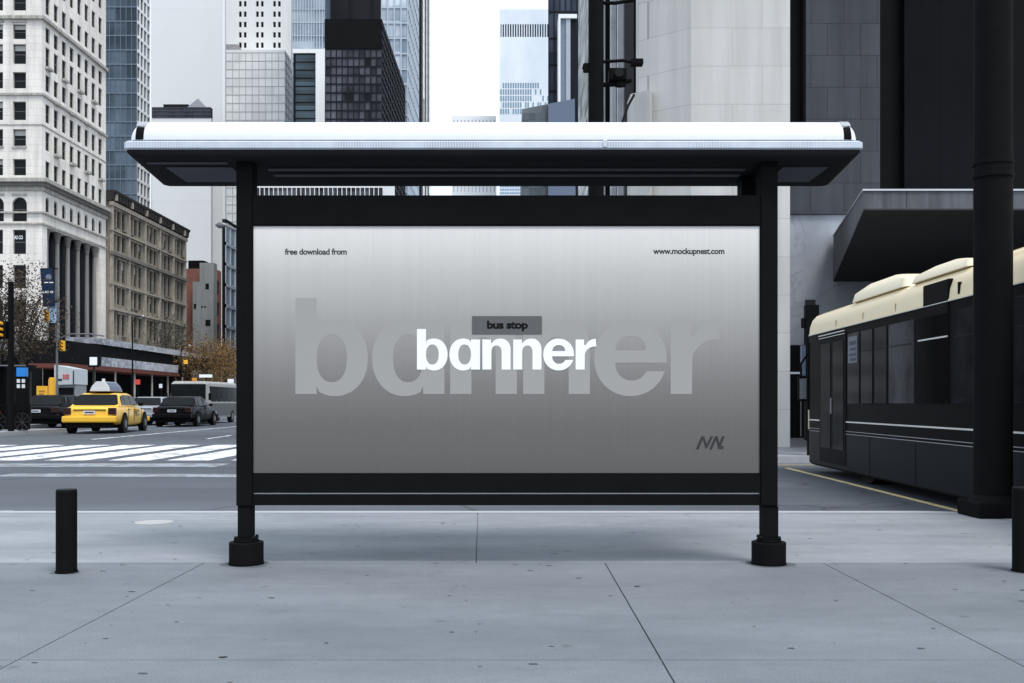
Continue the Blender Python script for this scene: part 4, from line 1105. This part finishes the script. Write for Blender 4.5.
# open sky, far block, far pale tower with slots
tower('far_block', 'small pale block far off at the bottom of the open sky', PX(452, 420), PX(496, 420), 420, 440, 121.5, (12, 26, 1.2, 2.2, .3, conc_w, glass_wall('far_glass', (.30, .31, .33), (.55, .56, .58), 3, 4)), None, 1, conc_w, 'building')
FT = thing('far_tower', 'pale ribbed tower with a row of dark slots near its top', 'tower', (PX(499, 380), 380, 0))
x0, x1 = PX(499.5, 380), PX(549, 380)
k = NT('ribbed_pale_tower'); k.b.inputs['Roughness'].default_value = .6
k.l(k.mix(k.ramp(k.noise(.05, k.coords((1, 1, .5)), 3), .35, .65), (.62, .68, .74), (.80, .82, .84)), k.b.inputs['Base Color']); ribm = k.m
mb = MB(); n_ = 40; ww = (x1-x0)/n_
ops = [(i*2*ww+ww*.5, i*2*ww+ww*1.55, PZ(37, 380), PZ(24, 380)) for i in range(20)]
facade(mb, (x0, 380), (1, 0), (0, -1), x1-x0, 0, PZ(9, 380), ops, .9)
part(mb, 'wall', ribm, FT)
part(MB().box(x0, x1, 381, 410, 0, PZ(9, 380)-.05), 'core', M['navy'], FT)
part(MB().box(x0-.01, x0+.4, 380.02, 411, 0, PZ(9, 380)), 'side_wall', ribm, FT)
for i in range(21): part(MB().box(x0+i*2*ww-.07, x0+i*2*ww+.07, 379.8, 379.99, 0, PZ(9.4, 380)), 'rib', ribm, FT)
wf = mkwin(.55, 1.9, 0, frame=.05, glassm=mat('sky_blue_glass', (.20, .34, .47), .2, .5))
for r_ in range(5):
    for c_ in range(20):
        if (c_ > 12 and random.random() < .5) or random.random() < .12: continue
        put(wf, 'window', FT, (x0, 380), (1, 0), (0, -1), c_*2*ww+.3, PZ(88+r_*6.5, 380), -.02)
for r_ in range(4): 
    part(MB().box(x0+.2, x1-8+r_, 379.9, 379.99, PZ(187+r_*3.4, 380), PZ(185.4+r_*3.4, 380)), 'window_band', mat('far_blue_band', (.22, .32, .44)) if 'far_blue_band' not in bpy.data.materials else bpy.data.materials['far_blue_band'], FT)

tower('navy_tower', 'dark navy glass tower right of the pale ribbed tower', PX(548.5, 150), PX(583, 150), 150, 151.5, 80, (6, 20, .15, .2, .15, dk_fr, gl_navy), None, 1, M['dark_metal'])
T9 = thing('framed_bay', 'pale framed glass bay standing in front of the navy tower', 'building', (PX(559, 146), 146, 0))
a, b = PX(558.5, 146), PX(577, 146)
part(MB().box(a, b, 146, 149.8, PZ(18, 146), PZ(14, 146)), 'beam', conc_w, T9)
part(MB().box(a, PX(560.5, 146), 146, 149.8, 0, PZ(18, 146)-.001), 'pier', conc_w, T9)
part(MB().box(PX(560.6, 146), PX(566, 146), 146.4, 149.8, 0, PZ(18, 146)-.001), 'glass_strip', mat('slate_blue_panel', (.16, .20, .26), .3, .4), T9)
part(MB().box(PX(566.1, 146), PX(570.5, 146), 146.2, 149.8, 0, PZ(18, 146)-.001), 'light_strip', mat('light_slate_panel', (.36, .39, .44), .4, .3), T9)
part(MB().box(PX(570.6, 146), b, 146.4, 149.8, 0, PZ(18, 146)-.001), 'dark_strip', dk_fr, T9)
LB = thing('slanted_block', 'low slate blue block with slanted roof edge just above the shelter roof', 'building', (PX(522, 120), 120, 0))
a, m_, b = PX(522, 120), PX(548, 120), PX(577, 120)
mb = MB().prism([(a-.2, 0), (m_, 0), (m_, PZ(104, 120)), (a, PZ(109, 120))], 'y', 120, 140)
part(mb, 'lattice_wing', glass_wall('lattice_glass', (.03, .04, .05), (.16, .18, .20), .8, .9, .4, .2, .4), LB)
part(MB().prism([(m_+.01, 0), (b, 0), (b-.3, PZ(100, 120)), (m_+.01, PZ(105, 120))], 'y', 119.5, 140), 'slate_wing', mat('slate_blue_cladding', (.12, .15, .21), .5, .3, nscale=.1, namt=.1), LB)

# ------------------------------------------------------------------ near right: concrete tower
conc = mat('pale_concrete_panel', (.60, .588, .565), .85, .12, nscale=.45, namt=.09, streak=.42, brick=(1.9, .90, .006, .62, .37, .09), bump=.25, bscale=30)
R1 = thing('concrete_tower', 'pale concrete panelled tower behind the right half of the shelter', 'tower', (4, 23.5, 0))
HR = 40
pts = [(3.10, 24.9), (3.10, 24.35), (4.22, 23.5), (6.56, 23.5), (6.56, 30), (3.9, 30), (3.9, 24.9)]
part(MB().prism(pts, 'z', 0.001, HR), 'wall', conc, R1)
part(MB().prism([(2.88, 24.9), (2.88, 24.20), (3.3, 23.86), (3.4, 24.1), (3.12, 24.3), (3.08, 24.9)], 'z', 0.002, PZ(94, 24.2)), 'base_course', mat('greenish_concrete', (.48, .48, .46), .85, .1, nscale=.5, namt=.1, streak=.3), R1)

# dark bronze building whose side recedes behind the concrete tower
R2 = thing('bronze_building', 'dark bronze clad building with bright fins receding behind the concrete tower', 'building', (3.1, 25, 0))
part(MB().box(3.35, 12, 30.5, 46, 0.001, 60), 'core', M['dark_metal'], R2)
part(MB().box(3.35, 3.89, 24.95, 30.49, 0.001, 60), 'corner_core', M['dark_metal'], R2)
part(MB().box(3.05, 3.349, 24.95, 27.0, 0.001, 60), 'dark_pier', M['dark_metal'], R2)
fin = mat('bright_fin', (.55, .56, .58), .3, .5, nscale=1.2, namt=.6)
fin2 = mat('grey_fin', (.20, .205, .215), .4, .4, nscale=1, namt=.5)
for i, yy in enumerate([27.5+.62*i for i in range(15)]):
    pr = .10+.10*(i % 3)
    part(MB().box(3.349-pr, 3.348, yy, yy+.09+.12*(i % 2), 0.002, 60), 'fin', (fin, fin2, fin)[i % 3] if i % 4 else M['dark_metal'], R2)
part(MB().cyl((3.16, 29.4, 0), (3.16, 29.4, 60), .06, n=14), 'downpipe', fin, R2)
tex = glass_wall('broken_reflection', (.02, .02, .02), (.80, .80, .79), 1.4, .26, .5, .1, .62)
part(MB().box(2.86, 3.349, 37.2, 43, 0.003, 60), 'mosaic_pier', tex, R2)

# recessed dark stone wall with canopy
slate = mat('dark_slate_panel', (.072, .076, .088), .8, .08, nscale=.5, namt=.25, streak=.6, brick=(1.0, .96, .010, .5, .5, .14), bump=.1, bscale=25)
slate2 = mat('charcoal_panel', (.009, .009, .011), .8, .03, nscale=.3, namt=.35, streak=.4, brick=(2.6, 3.4, .01, .6, 0, .1))
R3 = thing('dark_stone_building', 'dark stone building with marble entrance and canopy behind the city bus', 'building', (8, 30, 0))
xs = [PX(v, 30) for v in (786, 806, 880, 907, 975)]
part(MB().box(6.57, xs[0], 29.9, 33, .001, HR), 'corner_pier', M['dark_metal'], R3)
part(MB().box(xs[0]+.001, xs[1], 30.35, 33, 9.2, HR), 'shade_strip', M['dark_metal'], R3)  # dark strip standing in for the shade in the wall corner
part(MB().box(xs[0]+.001, xs[1], 30.001, 33, PZ(213, 30), 9.199), 'slate_wall', slate, R3)
part(MB().box(xs[1]+.001, xs[2], 30, 33, PZ(213, 30), HR), 'slate_wall', slate, R3)
part(MB().box(xs[0], xs[2], 29.97, 33, .001, PZ(213, 30)-.06), 'marble_wall', None or (lambda: marble())() if False else slate, R3) if False else None
def marble():
    k = NT('veined_marble'); k.b.inputs['Roughness'].default_value = .5; k.b.inputs['Specular IOR Level'].default_value = .3
    n1 = k.n('ShaderNodeTexNoise'); n1.inputs['Scale'].default_value = .55; n1.inputs['Detail'].default_value = 6; n1.inputs['Distortion'].default_value = .6
    k.l(k.coords((1, 1, .8)), n1.inputs['Vector'])
    vein = k.ramp(k.math('ABSOLUTE', k.math('SUBTRACT', n1.outputs['Fac'], .5)), .0, .012, (1, 1, 1), (0, 0, 0))
    base = k.mix(k.ramp(k.noise(.7), .35, .65), (.27, .29, .33), (.36, .38, .42))
    k.l(k.mix(k.math('MULTIPLY', vein, .3), base, (.12, .13, .15)), k.b.inputs['Base Color']); return k.m
part(MB().box(xs[0], xs[2]+.2, 29.97, 33, .001, PZ(213, 30)-.06), 'marble_wall', marble(), R3)
part(MB().box(xs[0], xs[2], 29.88, 30.1, PZ(213, 30)-.059, PZ(213, 30)), 'ledge', slate, R3)
part(MB().box(xs[2]+.001, xs[3], 30.7, 33, 4.0, HR), 'dark_slot', M['dark_metal'], R3)
part(MB().box(xs[3]+.001, xs[4], 30.2, 33, 4.0, HR), 'charcoal_wall', slate2, R3)
part(MB().box(xs[4]+.001, 34, 30.5, 33, 4.0, HR), 'dark_wall', M['dark_metal'], R3)
part(MB().box(xs[2]+.201, 34, 30.1, 33, .001, 3.999), 'ground_floor', M['dark_metal'], R3)
dx0, dx1 = PX(789, 29.9), PX(804, 29.9)
dd = part(MB().box(dx0, dx1, 29.90, 29.969, .002, PZ(345, 29.9)), 'doorway', M['dark_metal'], R3)
part(MB().box(dx0+.02, dx1-.02, 29.86, 29.899, PZ(374, 29.9), PZ(372, 29.9)), 'door_bar', M['steel'], dd)
part(MB().box(dx1-.12, dx1-.09, 29.86, 29.899, .05, PZ(374, 29.9)-.001), 'door_frame', M['rim'], dd)
# canopy
cn = thing('entrance_canopy', 'wide dark canopy with grey streaked fascia above the city bus', 'canopy', (9, 25, 4.7))
def cpoly(o=0): return [(6.64-o, 18.8-o), (30, 18.8-o), (30, 29.85), (9.63-o, 29.85)]
lo, hi = [], []
for (x, y), zt in zip(cpoly(), (5.07, 5.07, 6.05, 6.05)): lo.append((x, y, 4.72)); hi.append((x, y, zt-.02))
fas = mat('streaked_fascia', (.13, .137, .155), .6, .1, nscale=1.6, namt=.35, streak=.9, brick=(1.55, 9, .012, .4, 0, .12))
part(MB().loft([lo, hi]), 'fascia', fas, cn)
part(MB().loft([[(x, y, 4.69) for x, y in cpoly()], [(x, y, 4.719) for x, y in cpoly()]]), 'soffit', mat('black_soffit', (.05, .05, .052), .8, .02), cn)
part(MB().loft([[(x, y, z_) for (x, y), z_ in zip(cpoly(.03), (5.052, 5.052, 6.032, 6.032))], [(x, y, z_) for (x, y), z_ in zip(cpoly(.03), (5.085, 5.085, 6.065, 6.065))]]), 'edge_highlight', M['steel'], cn)  # bright steel layer put in for the highlight along the canopy edge

# signal totem by the bus nose
tx = PX(811.5, 19.95)
tt = thing('signal_totem', 'tall slim black box on the far kerb in front of the bus', 'totem', (tx, 19.95, 0))
part(MB().box(tx-.13, tx+.13, 19.86, 20.04, .3, PZ(305, 19.95)), 'case', M['black'], tt, bevel=.015)
part(MB().box(tx-.08, tx+.08, 19.9, 20.0, 0.001, .299), 'foot', M['black'], tt)
part(MB().box(tx-.12, tx+.06, 19.88, 20.0, PZ(305, 19.95)+.001, PZ(300, 19.95)), 'lamp', M['charcoal'], tt)
part(MB().box(tx-.20, tx-.131, 19.90, 20.0, 2.55, 2.75), 'side_lamp', M['black'], tt, bevel=.01)
st_ = part(MB().box(tx-.21, tx-.135, 19.88, 20.0, 1.35, 2.2), 'reflection_patch', mat('reflection_patch', (.05, .07, .11), .4, .4, nscale=14, namt=.9), tt)  # mottled blue patch painted for the blue-white reflections beside the case

# black pole with signal gear behind the shelter
px_, py_ = PX(596, 20.5), 20.5
sp = thing('signal_pole', 'thick black pole with brackets and signal gear rising behind the shelter', 'pole', (px_, py_, 0))
part(MB().cyl((px_, py_, 0), (px_, py_, 13), .165, .155, n=28), 'pole', M['black'], sp, smooth=True)
part(MB().box(px_-.25, px_+.25, py_-.25, py_+.25, -.01, .25), 'base', M['black'], sp, bevel=.02)
zz = PZ(62, 20.5)
part(MB().tube([(px_+.1, py_, zz), (px_+.55, py_, zz+.03), (px_+.95, py_+.1, zz+.0)], .035), 'arm', M['black'], sp, smooth=True)
part(MB().tube([(px_+.1, py_, PZ(85, 20.5)), (px_+.5, py_, PZ(84, 20.5)), (px_+.72, py_, PZ(80, 20.5))], .05), 'arm', M['black'], sp, smooth=True)
part(MB().tube([(px_+.1, py_, PZ(3, 20.5)), (px_+.4, py_, PZ(3, 20.5)), (px_+.8, py_, PZ(0, 20.5))], .04), 'arm', M['black'], sp, smooth=True)
part(MB().tube([(px_-.1, py_, PZ(68, 20.5)), (px_-.28, py_, PZ(67, 20.5))], .05), 'arm', M['black'], sp, smooth=True)
hd = part(MB().box(px_+.26, px_+.62, py_-.15, py_+.15, PZ(82, 20.5), PZ(70, 20.5)), 'signal_box', M['black'], sp, bevel=.02)
part(MB().cyl((px_+.45, py_-.155, PZ(76, 20.5)), (px_+.45, py_-.25, PZ(76, 20.5)), .09, n=16), 'visor', M['charcoal'], hd)
part(MB().cyl((px_+.5, py_, PZ(86, 20.5)), (px_+.5, py_, PZ(83, 20.5)), .12, n=16), 'clamp', M['black'], sp)
part(MB().cyl((px_-.2, py_, PZ(72, 20.5)), (px_-.2, py_, PZ(64, 20.5)), .07, n=12), 'clamp', M['black'], sp)
part(MB().box(px_+.72, px_+.98, py_, py_+.2, PZ(64, 20.5), PZ(58, 20.5)), 'bracket', M['black'], sp, bevel=.02)
part(MB().tube([(PX(622, 22.5), 22.5, PZ(123, 22.5)), (PX(628, 23.2), 23.2, PZ(106, 23.2)), (PX(634, 23.9), 23.9, PZ(95, 23.9))], .03), 'cable', M['black'], sp)

# ------------------------------------------------------------------ street furniture on the left
def sig_head(x, y, z_, root, name='signal_head', n=3, w_=.34, h=.30, rz=0):
    hd = part(MB().box(x-w_/2, x+w_/2, y-.1, y+.1, z_, z_+n*h), name, M['signal_yellow'] if w_ < .34 else M['black'], root, bevel=.02)
    for k in range(n):
        mb = MB(); zc = z_+(k+.5)*h; r_ = h*.42; m_ = 12
        vs = []
        for j in range(m_+1):
            t = math.radians(-20+220*j/m_); vs.append((x+r_*math.cos(t), zc+r_*math.sin(t)))
        pts = [(a, y-.101, b) for a, b in vs]+[(a, y-.34, b) for a, b in vs]
        mb.add(pts, [(j, j+1, m_+2+j, m_+1+j) for j in range(m_)]); part(mb, 'visor', M['signal_yellow'], hd)
        part(MB().cyl((x, y-.101, zc), (x, y-.12, zc), r_*.9, n=14), 'lens', M['red_lens'] if k == n-1 else M['black'], hd)
    return hd
x_, y_ = PX(11, 37), 37
ts = thing('traffic_signal', 'black post with three yellow signal visors cut by the left edge', 'traffic light', (x_, y_, 0))
part(MB().cyl((x_, y_, 0), (x_, y_, PZ(282, 37)), .11, .10, n=14), 'post', M['black'], ts)
sig_head(x_-.27, y_-.1, PZ(339, 37), ts, n=3, h=.215)
part(MB().box(x_-.14, x_-.08, y_-.05, y_+.05, PZ(330, 37), PZ(328, 37)), 'bracket', M['black'], ts)
x_, y_ = PX(57, 58), 58
ts = thing('traffic_signal', 'slim pole with long mast arm and yellow signals in front of the colonnade', 'traffic light', (x_, y_, 0))
part(MB().cyl((x_, y_, 0), (x_, y_, PZ(262, 58)), .07, .05, n=12), 'post', M['rim'], ts)
part(MB().tube([(x_, y_, PZ(339, 58)), (PX(70, 58), y_, PZ(334, 58)), (PX(90, 58), y_, PZ(334, 58)), (PX(104, 58), y_, PZ(336, 58))], .045), 'mast_arm', M['rim'], ts, smooth=True)
sig_head(PX(62.5, 58), y_, PZ(351, 58), ts, n=3, h=.20, w_=.26)
sig_head(PX(47.5, 58), y_, PZ(321, 58), ts, n=3, h=.20, w_=.3)
part(MB().tube([(x_, y_, PZ(318, 58)), (PX(48, 58), y_, PZ(318, 58))], .03), 'bracket', M['black'], ts)
x_, y_ = PX(103, 58), 58
# hanging banners
bn = thing('street_banner', 'tilted navy blue street banner with white print beside the colonnade', 'banner', (PX(48, 58), 57.8, PZ(268, 58)))
a, b = PX(40, 57.8), PX(55.5, 57.8)
part(MB().add([(a, 57.8, PZ(269, 57.8)), (b-.22, 57.8, PZ(268, 57.8)), (b, 57.8, PZ(306, 57.8)), (a+.2, 57.8, PZ(307, 57.8)), (a, 57.83, PZ(269, 57.8)), (b-.22, 57.83, PZ(268, 57.8)), (b, 57.83, PZ(306, 57.8)), (a+.2, 57.83, PZ(307, 57.8))],
    [(0, 1, 2, 3), (7, 6, 5, 4), (0, 4, 5, 1), (1, 5, 6, 2), (2, 6, 7, 3), (3, 7, 4, 0)]), 'fabric', M['navy'], bn)
ox = OR[bn.name]
me, _ = text_mesh('LAS O', .05)
for v in me.vertices: v.co = (a+.16+v.co.x*.62-ox[0], 57.79-ox[1], PZ(293, 57.8)+v.co.y*.17-ox[2])
me.materials.append(M['paper_white']); o = bpy.data.objects.new('banner_lettering', me); COL.objects.link(o); o.parent = bn
part(MB().cyl((a+.5, 57.795, PZ(277, 57.8)), (a+.5, 57.785, PZ(277, 57.8)), .17, n=20), 'banner_emblem', mat('emblem_grey', (.16, .18, .22)), bn)
part(MB().box(a+.25, b-.12, 57.785, 57.795, PZ(283, 57.8), PZ(282, 57.8)), 'banner_rule', M['paper_white'], bn)
part(MB().box(a, x_-.0 if False else b+.1, 57.84, 57.88, PZ(269, 57.8), PZ(268, 57.8)), 'rod', M['black'], bn)
b2 = thing('street_banner', 'small pale blue pennant hanging beneath the navy banner', 'banner', (PX(53, 57.9), 57.9, PZ(303, 58)))
part(MB().box(PX(49.5, 57.9), PX(56.3, 57.9), 57.88, 57.91, PZ(323, 58), PZ(303, 58)), 'fabric', M['pale_blue'], b2)

# far corner shelter / news kiosk, info board, bicycle
ks = thing('news_kiosk', 'dark glazed kiosk with thin pale roof edge at the left edge', 'kiosk', (-19.8, 40, 0))
part(MB().box(-21.6, -19.15, 39.2, 40.1, 2.47, 2.56), 'roof', M['dark'], ks)
part(MB().box(-21.62, -19.13, 39.17, 39.2, 2.50, 2.55), 'roof_edge', M['rim'], ks)
for xx in (-21.5, -20.4, -19.8, -19.25): part(MB().box(xx-.05, xx+.05, 39.3, 39.4, .001, 2.469), 'post', M['black'] if xx != -19.8 else M['rim'], ks)
part(MB().box(-21.5, -20.3, 39.5, 40.0, .002, 2.46), 'cabin', M['dark'], ks)
part(MB().box(-20.1, -19.3, 39.95, 40.0, .3, 2.3), 'back_panel', gl('kiosk_glass', (.035, .035, .035), .2, .1), ks)
part(MB().box(-20.1, -19.3, 39.5, 39.9, .002, 1.0), 'counter', M['dark'], ks)
ib = thing('info_board', 'two legged information board with square blue sign on top', 'sign', (PX(22.5, 38), 38, 0))
a, b = PX(17, 38), PX(28, 38)
for xx in (a+.09, b-.07): part(MB().box(xx-.045, xx+.045, 37.95, 38.05, 0.001, 2.0), 'leg', M['black'], ib)
part(MB().box(a, b, 37.9, 38.1, .75, 2.05), 'panel', M['black'], ib)
part(MB().box(a+.04, b-.04, 37.87, 38.1, 2.06, 2.40), 'blue_sign', M['blue_sign'], ib)
for i in range(2):
    for j in range(2): part(MB().box(a+.05+i*.19, a+.17+i*.19, 37.88, 37.899, 1.62+j*.2, 1.76+j*.2), 'notice', M['plate'], ib)
def bicycle(x, y, rz):
    t = thing('bicycle', 'dark bicycle with red mudguard parked at the kiosk', 'bicycle', (0, 0, 0))
    for xx in (-.52, .52):
        ring = [(xx+.33*math.cos(i*PI/12), 0, .34+.33*math.sin(i*PI/12)) for i in range(25)]
        w_ = MB().tube(ring, .022, 6).build('wheel', M['tyre'], t)
        mb = MB()
        for i in range(8): mb.tube([(xx, 0, .34), (xx+.32*math.cos(i*PI/4), 0, .34+.32*math.sin(i*PI/4))], .004, 4)
        mb.build('spokes', M['rim'], w_)
    MB().tube([(-.52, 0, .34), (-.05, 0, .30), (.33, 0, .80), (-.20, 0, .78), (-.05, 0, .30)], .02, 6).build('frame', M['black'], t)
    MB().tube([(-.52, 0, .34), (-.20, 0, .78), (-.23, 0, .92)], .016, 6).build('seat_stay', M['black'], t)
    MB().tube([(.52, 0, .34), (.33, 0, .80), (.30, 0, .98)], .018, 6).build('fork', M['black'], t)
    MB().tube([(.22, -.26, 1.0), (.32, -.1, 1.0), (.32, .1, 1.0), (.22, .26, 1.0)], .014, 6).build('handlebar', M['black'], t)
    MB().box(-.36, -.10, -.07, .07, .92, .97).build('saddle', M['black'], t, bevel=.02)
    MB().tube([(-.86, 0, .42), (-.76, 0, .60), (-.60, 0, .71), (-.44, 0, .71)], .03, 6).build('mudguard', M['red_print'], t)
    t.location = (x, y, 0); t.rotation_euler = (0, 0, rz)
bicycle(-18.95, 37.6, math.radians(-12))
yc = thing('yellow_column', 'plain yellow advertising column beside a square yellow board', 'column', (PX(52, 51), 51, 0))
part(MB().cyl((PX(52, 51), 51, .0), (PX(52, 51), 51, PZ(379, 51)), .17, n=24), 'drum', M['signal_yellow'], yc, smooth=True)
part(MB().cyl((PX(52, 51), 51, PZ(379, 51)), (PX(52, 51), 51, PZ(377.5, 51)), .13, n=24), 'cap', M['signal_yellow'], yc)
yb = thing('yellow_board', 'square yellow notice board behind the dark parked car', 'sign', (PX(42, 51), 51, 0))
part(MB().box(PX(36.5, 51), PX(47.5, 51), 51, 51.1, PZ(403, 51), PZ(386, 51)), 'board', M['signal_yellow'], yb)
for k in range(3): part(MB().box(PX(39, 51), PX(45-k, 51), 50.98, 50.999, PZ(391.6+k*3, 51), PZ(390.4+k*3, 51)), 'printed_line', mat('brown_print', (.30, .18, .04)) if 'brown_print' not in bpy.data.materials else bpy.data.materials['brown_print'], yb)
for q in (38, 46): part(MB().box(PX(q, 51)-.04, PX(q, 51)+.04, 51.02, 51.08, 0.001, PZ(403, 51)-.001), 'leg', M['black'], yb)
wk = thing('food_kiosk', 'boxy kiosk with large white sign board carrying red print', 'kiosk', (PX(66, 62), 62, 0))
a, b = PX(56.5, 62), PX(75.5, 62)
part(MB().box(a, b, 62, 63.6, 0.001, PZ(385, 62)), 'cabin', mat('kiosk_grey', (.22, .23, .24), .6, .2, nscale=2, namt=.3), wk)
sb_ = part(MB().prism([(a-.05, PZ(384.9, 62)), (b+.03, PZ(384.4, 62)), (b+.03, PZ(369, 62)), (a-.05, PZ(365, 62))], 'y', 61.8, 63.7), 'sign_board', mat('pale_sign', (.45, .49, .51), .5, .3), wk)
for r_ in range(2):
    for c_ in range(3):
        part(MB().box(PX(64.5+c_*2.2, 62), PX(66+c_*2.2, 62), 61.77, 61.799, PZ(376.6+r_*2.6, 62), PZ(374.6+r_*2.6, 62)), 'red_mark', M['red_print'], sb_)
part(MB().box(PX(59, 62), PX(63.5, 62), 61.77, 61.799, PZ(380.8, 62), PZ(379, 62)), 'dark_mark', M['charcoal'], sb_)
part(MB().box(a+.15, b-.1, 61.95, 61.999, 1.1, 2.0), 'hatch', M['dark'], wk)
part(MB().box(b-.06, b+.0, 61.76, 61.799, PZ(384, 62), PZ(371, 62)), 'blue_edge', M['navy'], sb_)

# street lamps
def lamp(x, y, h, tipx, label, arm_drop=1.2):
    t = thing('street_lamp', label, 'street lamp', (x, y, 0))
    part(MB().cyl((x, y, 0), (x, y, h), .10, .07, n=12), 'pole', M['black'], t, smooth=True)
    s = 1 if tipx > x else -1
    pts = [(x, y, h), (x+(tipx-x)*.35, y, h+arm_drop*.45), (x+(tipx-x)*.7, y, h+arm_drop*.85), (tipx-s*.3, y, h+arm_drop)]
    part(MB().tube(pts, .045), 'arm', M['rim'], t, smooth=True)
    hd = part(MB().loft([[(tipx-s*.45+s*d, y+w_*math.cos(q*PI/6), h+arm_drop+.02+hh*math.sin(q*PI/6)) for q in range(12)] for d, w_, hh in ((.1, .03, .03), (.2, .07, .09), (.38, .09, .11), (.5, .03, .03))]), 'lamp_head', M['rim'], t, smooth=True)
    return t
lamp(PX(330, 34), 34, 4.8, PX(217, 34), 'cobra head street lamp reaching out beside the left shelter post', 2.3)
def post_lamp(px, D, pyt, label):
    x = PX(px, D); zt = PZ(pyt, D)
    t = thing('street_lamp', label, 'street lamp', (x, D, 0))
    part(MB().cyl((x, D, 0), (x, D, zt), .10, .06, n=10), 'pole', M['black'], t)
    part(MB().tube([(x, D, zt), (x+.3, D, zt+.5), (x+1.0, D, zt+.6)], .05), 'arm', M['black'], t)
    part(MB().cyl((x+1.0, D, zt+.52), (x+1.0, D, zt+.66), .25, .15, n=12), 'lamp_head', M['rim'], t)
post_lamp(132.5, 96, 322, 'tall thin dark lamp post in front of the marquee')
post_lamp(181, 120, 350, 'distant lamp post near the trees beyond the marquee')
# small street signs and signals down the avenue
def street_sign(px, D, py, wpx, hpx, m, label):
    x = PX(px, D); t = thing('street_sign', label, 'sign', (x, D, 0)); k_ = D/F
    part(MB().cyl((x, D, 0), (x, D, PZ(py, D)), .05, n=8), 'pole', M['black'], t)
    part(MB().box(x-wpx*k_/2, x+wpx*k_/2, D-.12, D-.06, PZ(py+hpx/2, D), PZ(py-hpx/2, D)), 'plate', m, t)
street_sign(104, 84, 381, 3, 4.5, M['plate'], 'small grey sign on thin post behind the taxi roof')
street_sign(138, 88, 382, 5, 5, M['red_print'], 'round red street sign on thin post beneath the marquee')
street_sign(186, 92, 362, 4, 4, M['signal_yellow'], 'yellow street sign above the shuttle bus')
street_sign(231, 90, 382, 6, 6, M['paper_white'], 'white street sign at the edge of the left shelter post')
street_sign(206, 110, 376, 13, 3, M['paper_white'], 'long white shop sign over the shuttle bus roof')
street_sign(161, 98, 386, 3, 4, M['plate'], 'pale sign between the marquee and the shuttle bus')

# far street wall beyond the brick building
tower('glass_building', 'blue glass building seen in the gap beside the left shelter post', -48.9, -48.2, 168, 215, 31.5, None, (16, 9, .16, .55, .2, pale_fr, glass_wall('street_glass', (.10, .15, .19), (.36, .44, .50), 2.9, 3.5, .15, .5, .6, .5)), 1, M['charcoal'], 'building')

# ------------------------------------------------------------------ trees
def leafm(name, a, b):
    k = NT(name); k.b.inputs['Roughness'].default_value = .7; k.b.inputs['Specular IOR Level'].default_value = .2
    gi = k.n('ShaderNodeNewGeometry')
    k.l(k.mix(gi.outputs['Random Per Island'], a, b), k.b.inputs['Base Color']); return k.m
def tree(x, y, h, cr, cz0, label, la, lb, n, size, thin=False):
    t = thing('street_tree', label, 'tree', (x, y, 0), 'street trees along the avenue')
    rnd = random.Random(int(abs(x*31+y*7)))
    tr = MB().tube([(x, y, 0), (x+.1, y, h*.3), (x-.1, y, h*.6), (x, y, h*.88)], [.16, .13, .09, .03], 8)
    tips = []
    for i in range(16):
        a = rnd.random()*2*PI; z0_ = h*rnd.uniform(.35, .8); r_ = cr*rnd.uniform(.5, .95)
        tip = (x+math.cos(a)*r_, y+math.sin(a)*r_, z0_+(h-z0_)*rnd.uniform(.25, .9)); tips.append(tip)
        mid = ((x+tip[0])/2, (y+tip[1])/2, (z0_+tip[2])/2+.1)
        tr.tube([(x, y, z0_), mid, tip], [.05, .03, .012], 5)
        for j in range(3):
            tr.tube([mid, (mid[0]+rnd.uniform(-1, 1)*cr*.5, mid[1]+rnd.uniform(-1, 1)*cr*.5, mid[2]+rnd.uniform(.1, .9)*cr*.5)], [.02, .006], 4)
    part(tr, 'trunk', M['bark'], t)
    lf = MB(); cl = []
    for i in range(26):
        a = rnd.random()*2*PI; e = rnd.uniform(-.8, 1); rr_ = cr*rnd.uniform(.35, 1.0); zc = (h+cz0)/2
        cl.append((x+math.cos(a)*rr_*math.sqrt(1-e*e*.7), y+math.sin(a)*rr_*math.sqrt(1-e*e*.7), zc+e*(h-cz0)/2))
    for i in range(n):
        c_ = rnd.choice(cl); s = cr*.26
        p = Vector((c_[0]+rnd.gauss(0, s), c_[1]+rnd.gauss(0, s), c_[2]+rnd.gauss(0, s)))
        d1 = Vector((rnd.gauss(0, 1), rnd.gauss(0, 1), rnd.gauss(0, 1))).normalized(); d2 = d1.orthogonal().normalized()
        q = size*rnd.uniform(.6, 1.3)
        lf.add([p-d1*q, p+d2*q*.55, p+d1*q, p-d2*q*.55], [(0, 1, 2, 3)])
    part(lf, 'crown', leafm(label[:20], la, lb), t, fix=False)
tree(PX(22, 57), 57, 8.3, 1.9, 3.6, 'dark brown leafed street tree in front of the white corner building', (.010, .008, .006), (.085, .058, .032), 4300, .065)
tree(PX(-2, 50), 50, 7.6, 1.9, 3.4, 'dark sparse tree cut by the left edge of the photo', (.010, .009, .007), (.07, .05, .03), 3800, .065)
tree(PX(207, 135), 135, 8.8, 3.6, 3.4, 'yellow brown autumn tree beside the left shelter post', (.022, .016, .010), (.24, .14, .05), 6500, .12)
tree(PX(176, 146), 146, 12.5, 3.6, 5, 'nearly bare dark tree in front of the old stone building', (.025, .025, .02), (.10, .095, .065), 2200, .12)
tree(PX(226, 142), 142, 9.2, 2.6, 4, 'small golden leafed tree nearest the left shelter post', (.03, .02, .010), (.30, .17, .05), 3400, .11)
tree(PX(161, 140), 140, 13, 2.6, 6, 'thin grey twigged tree rising behind the marquee', (.03, .03, .025), (.12, .11, .08), 1100, .13)
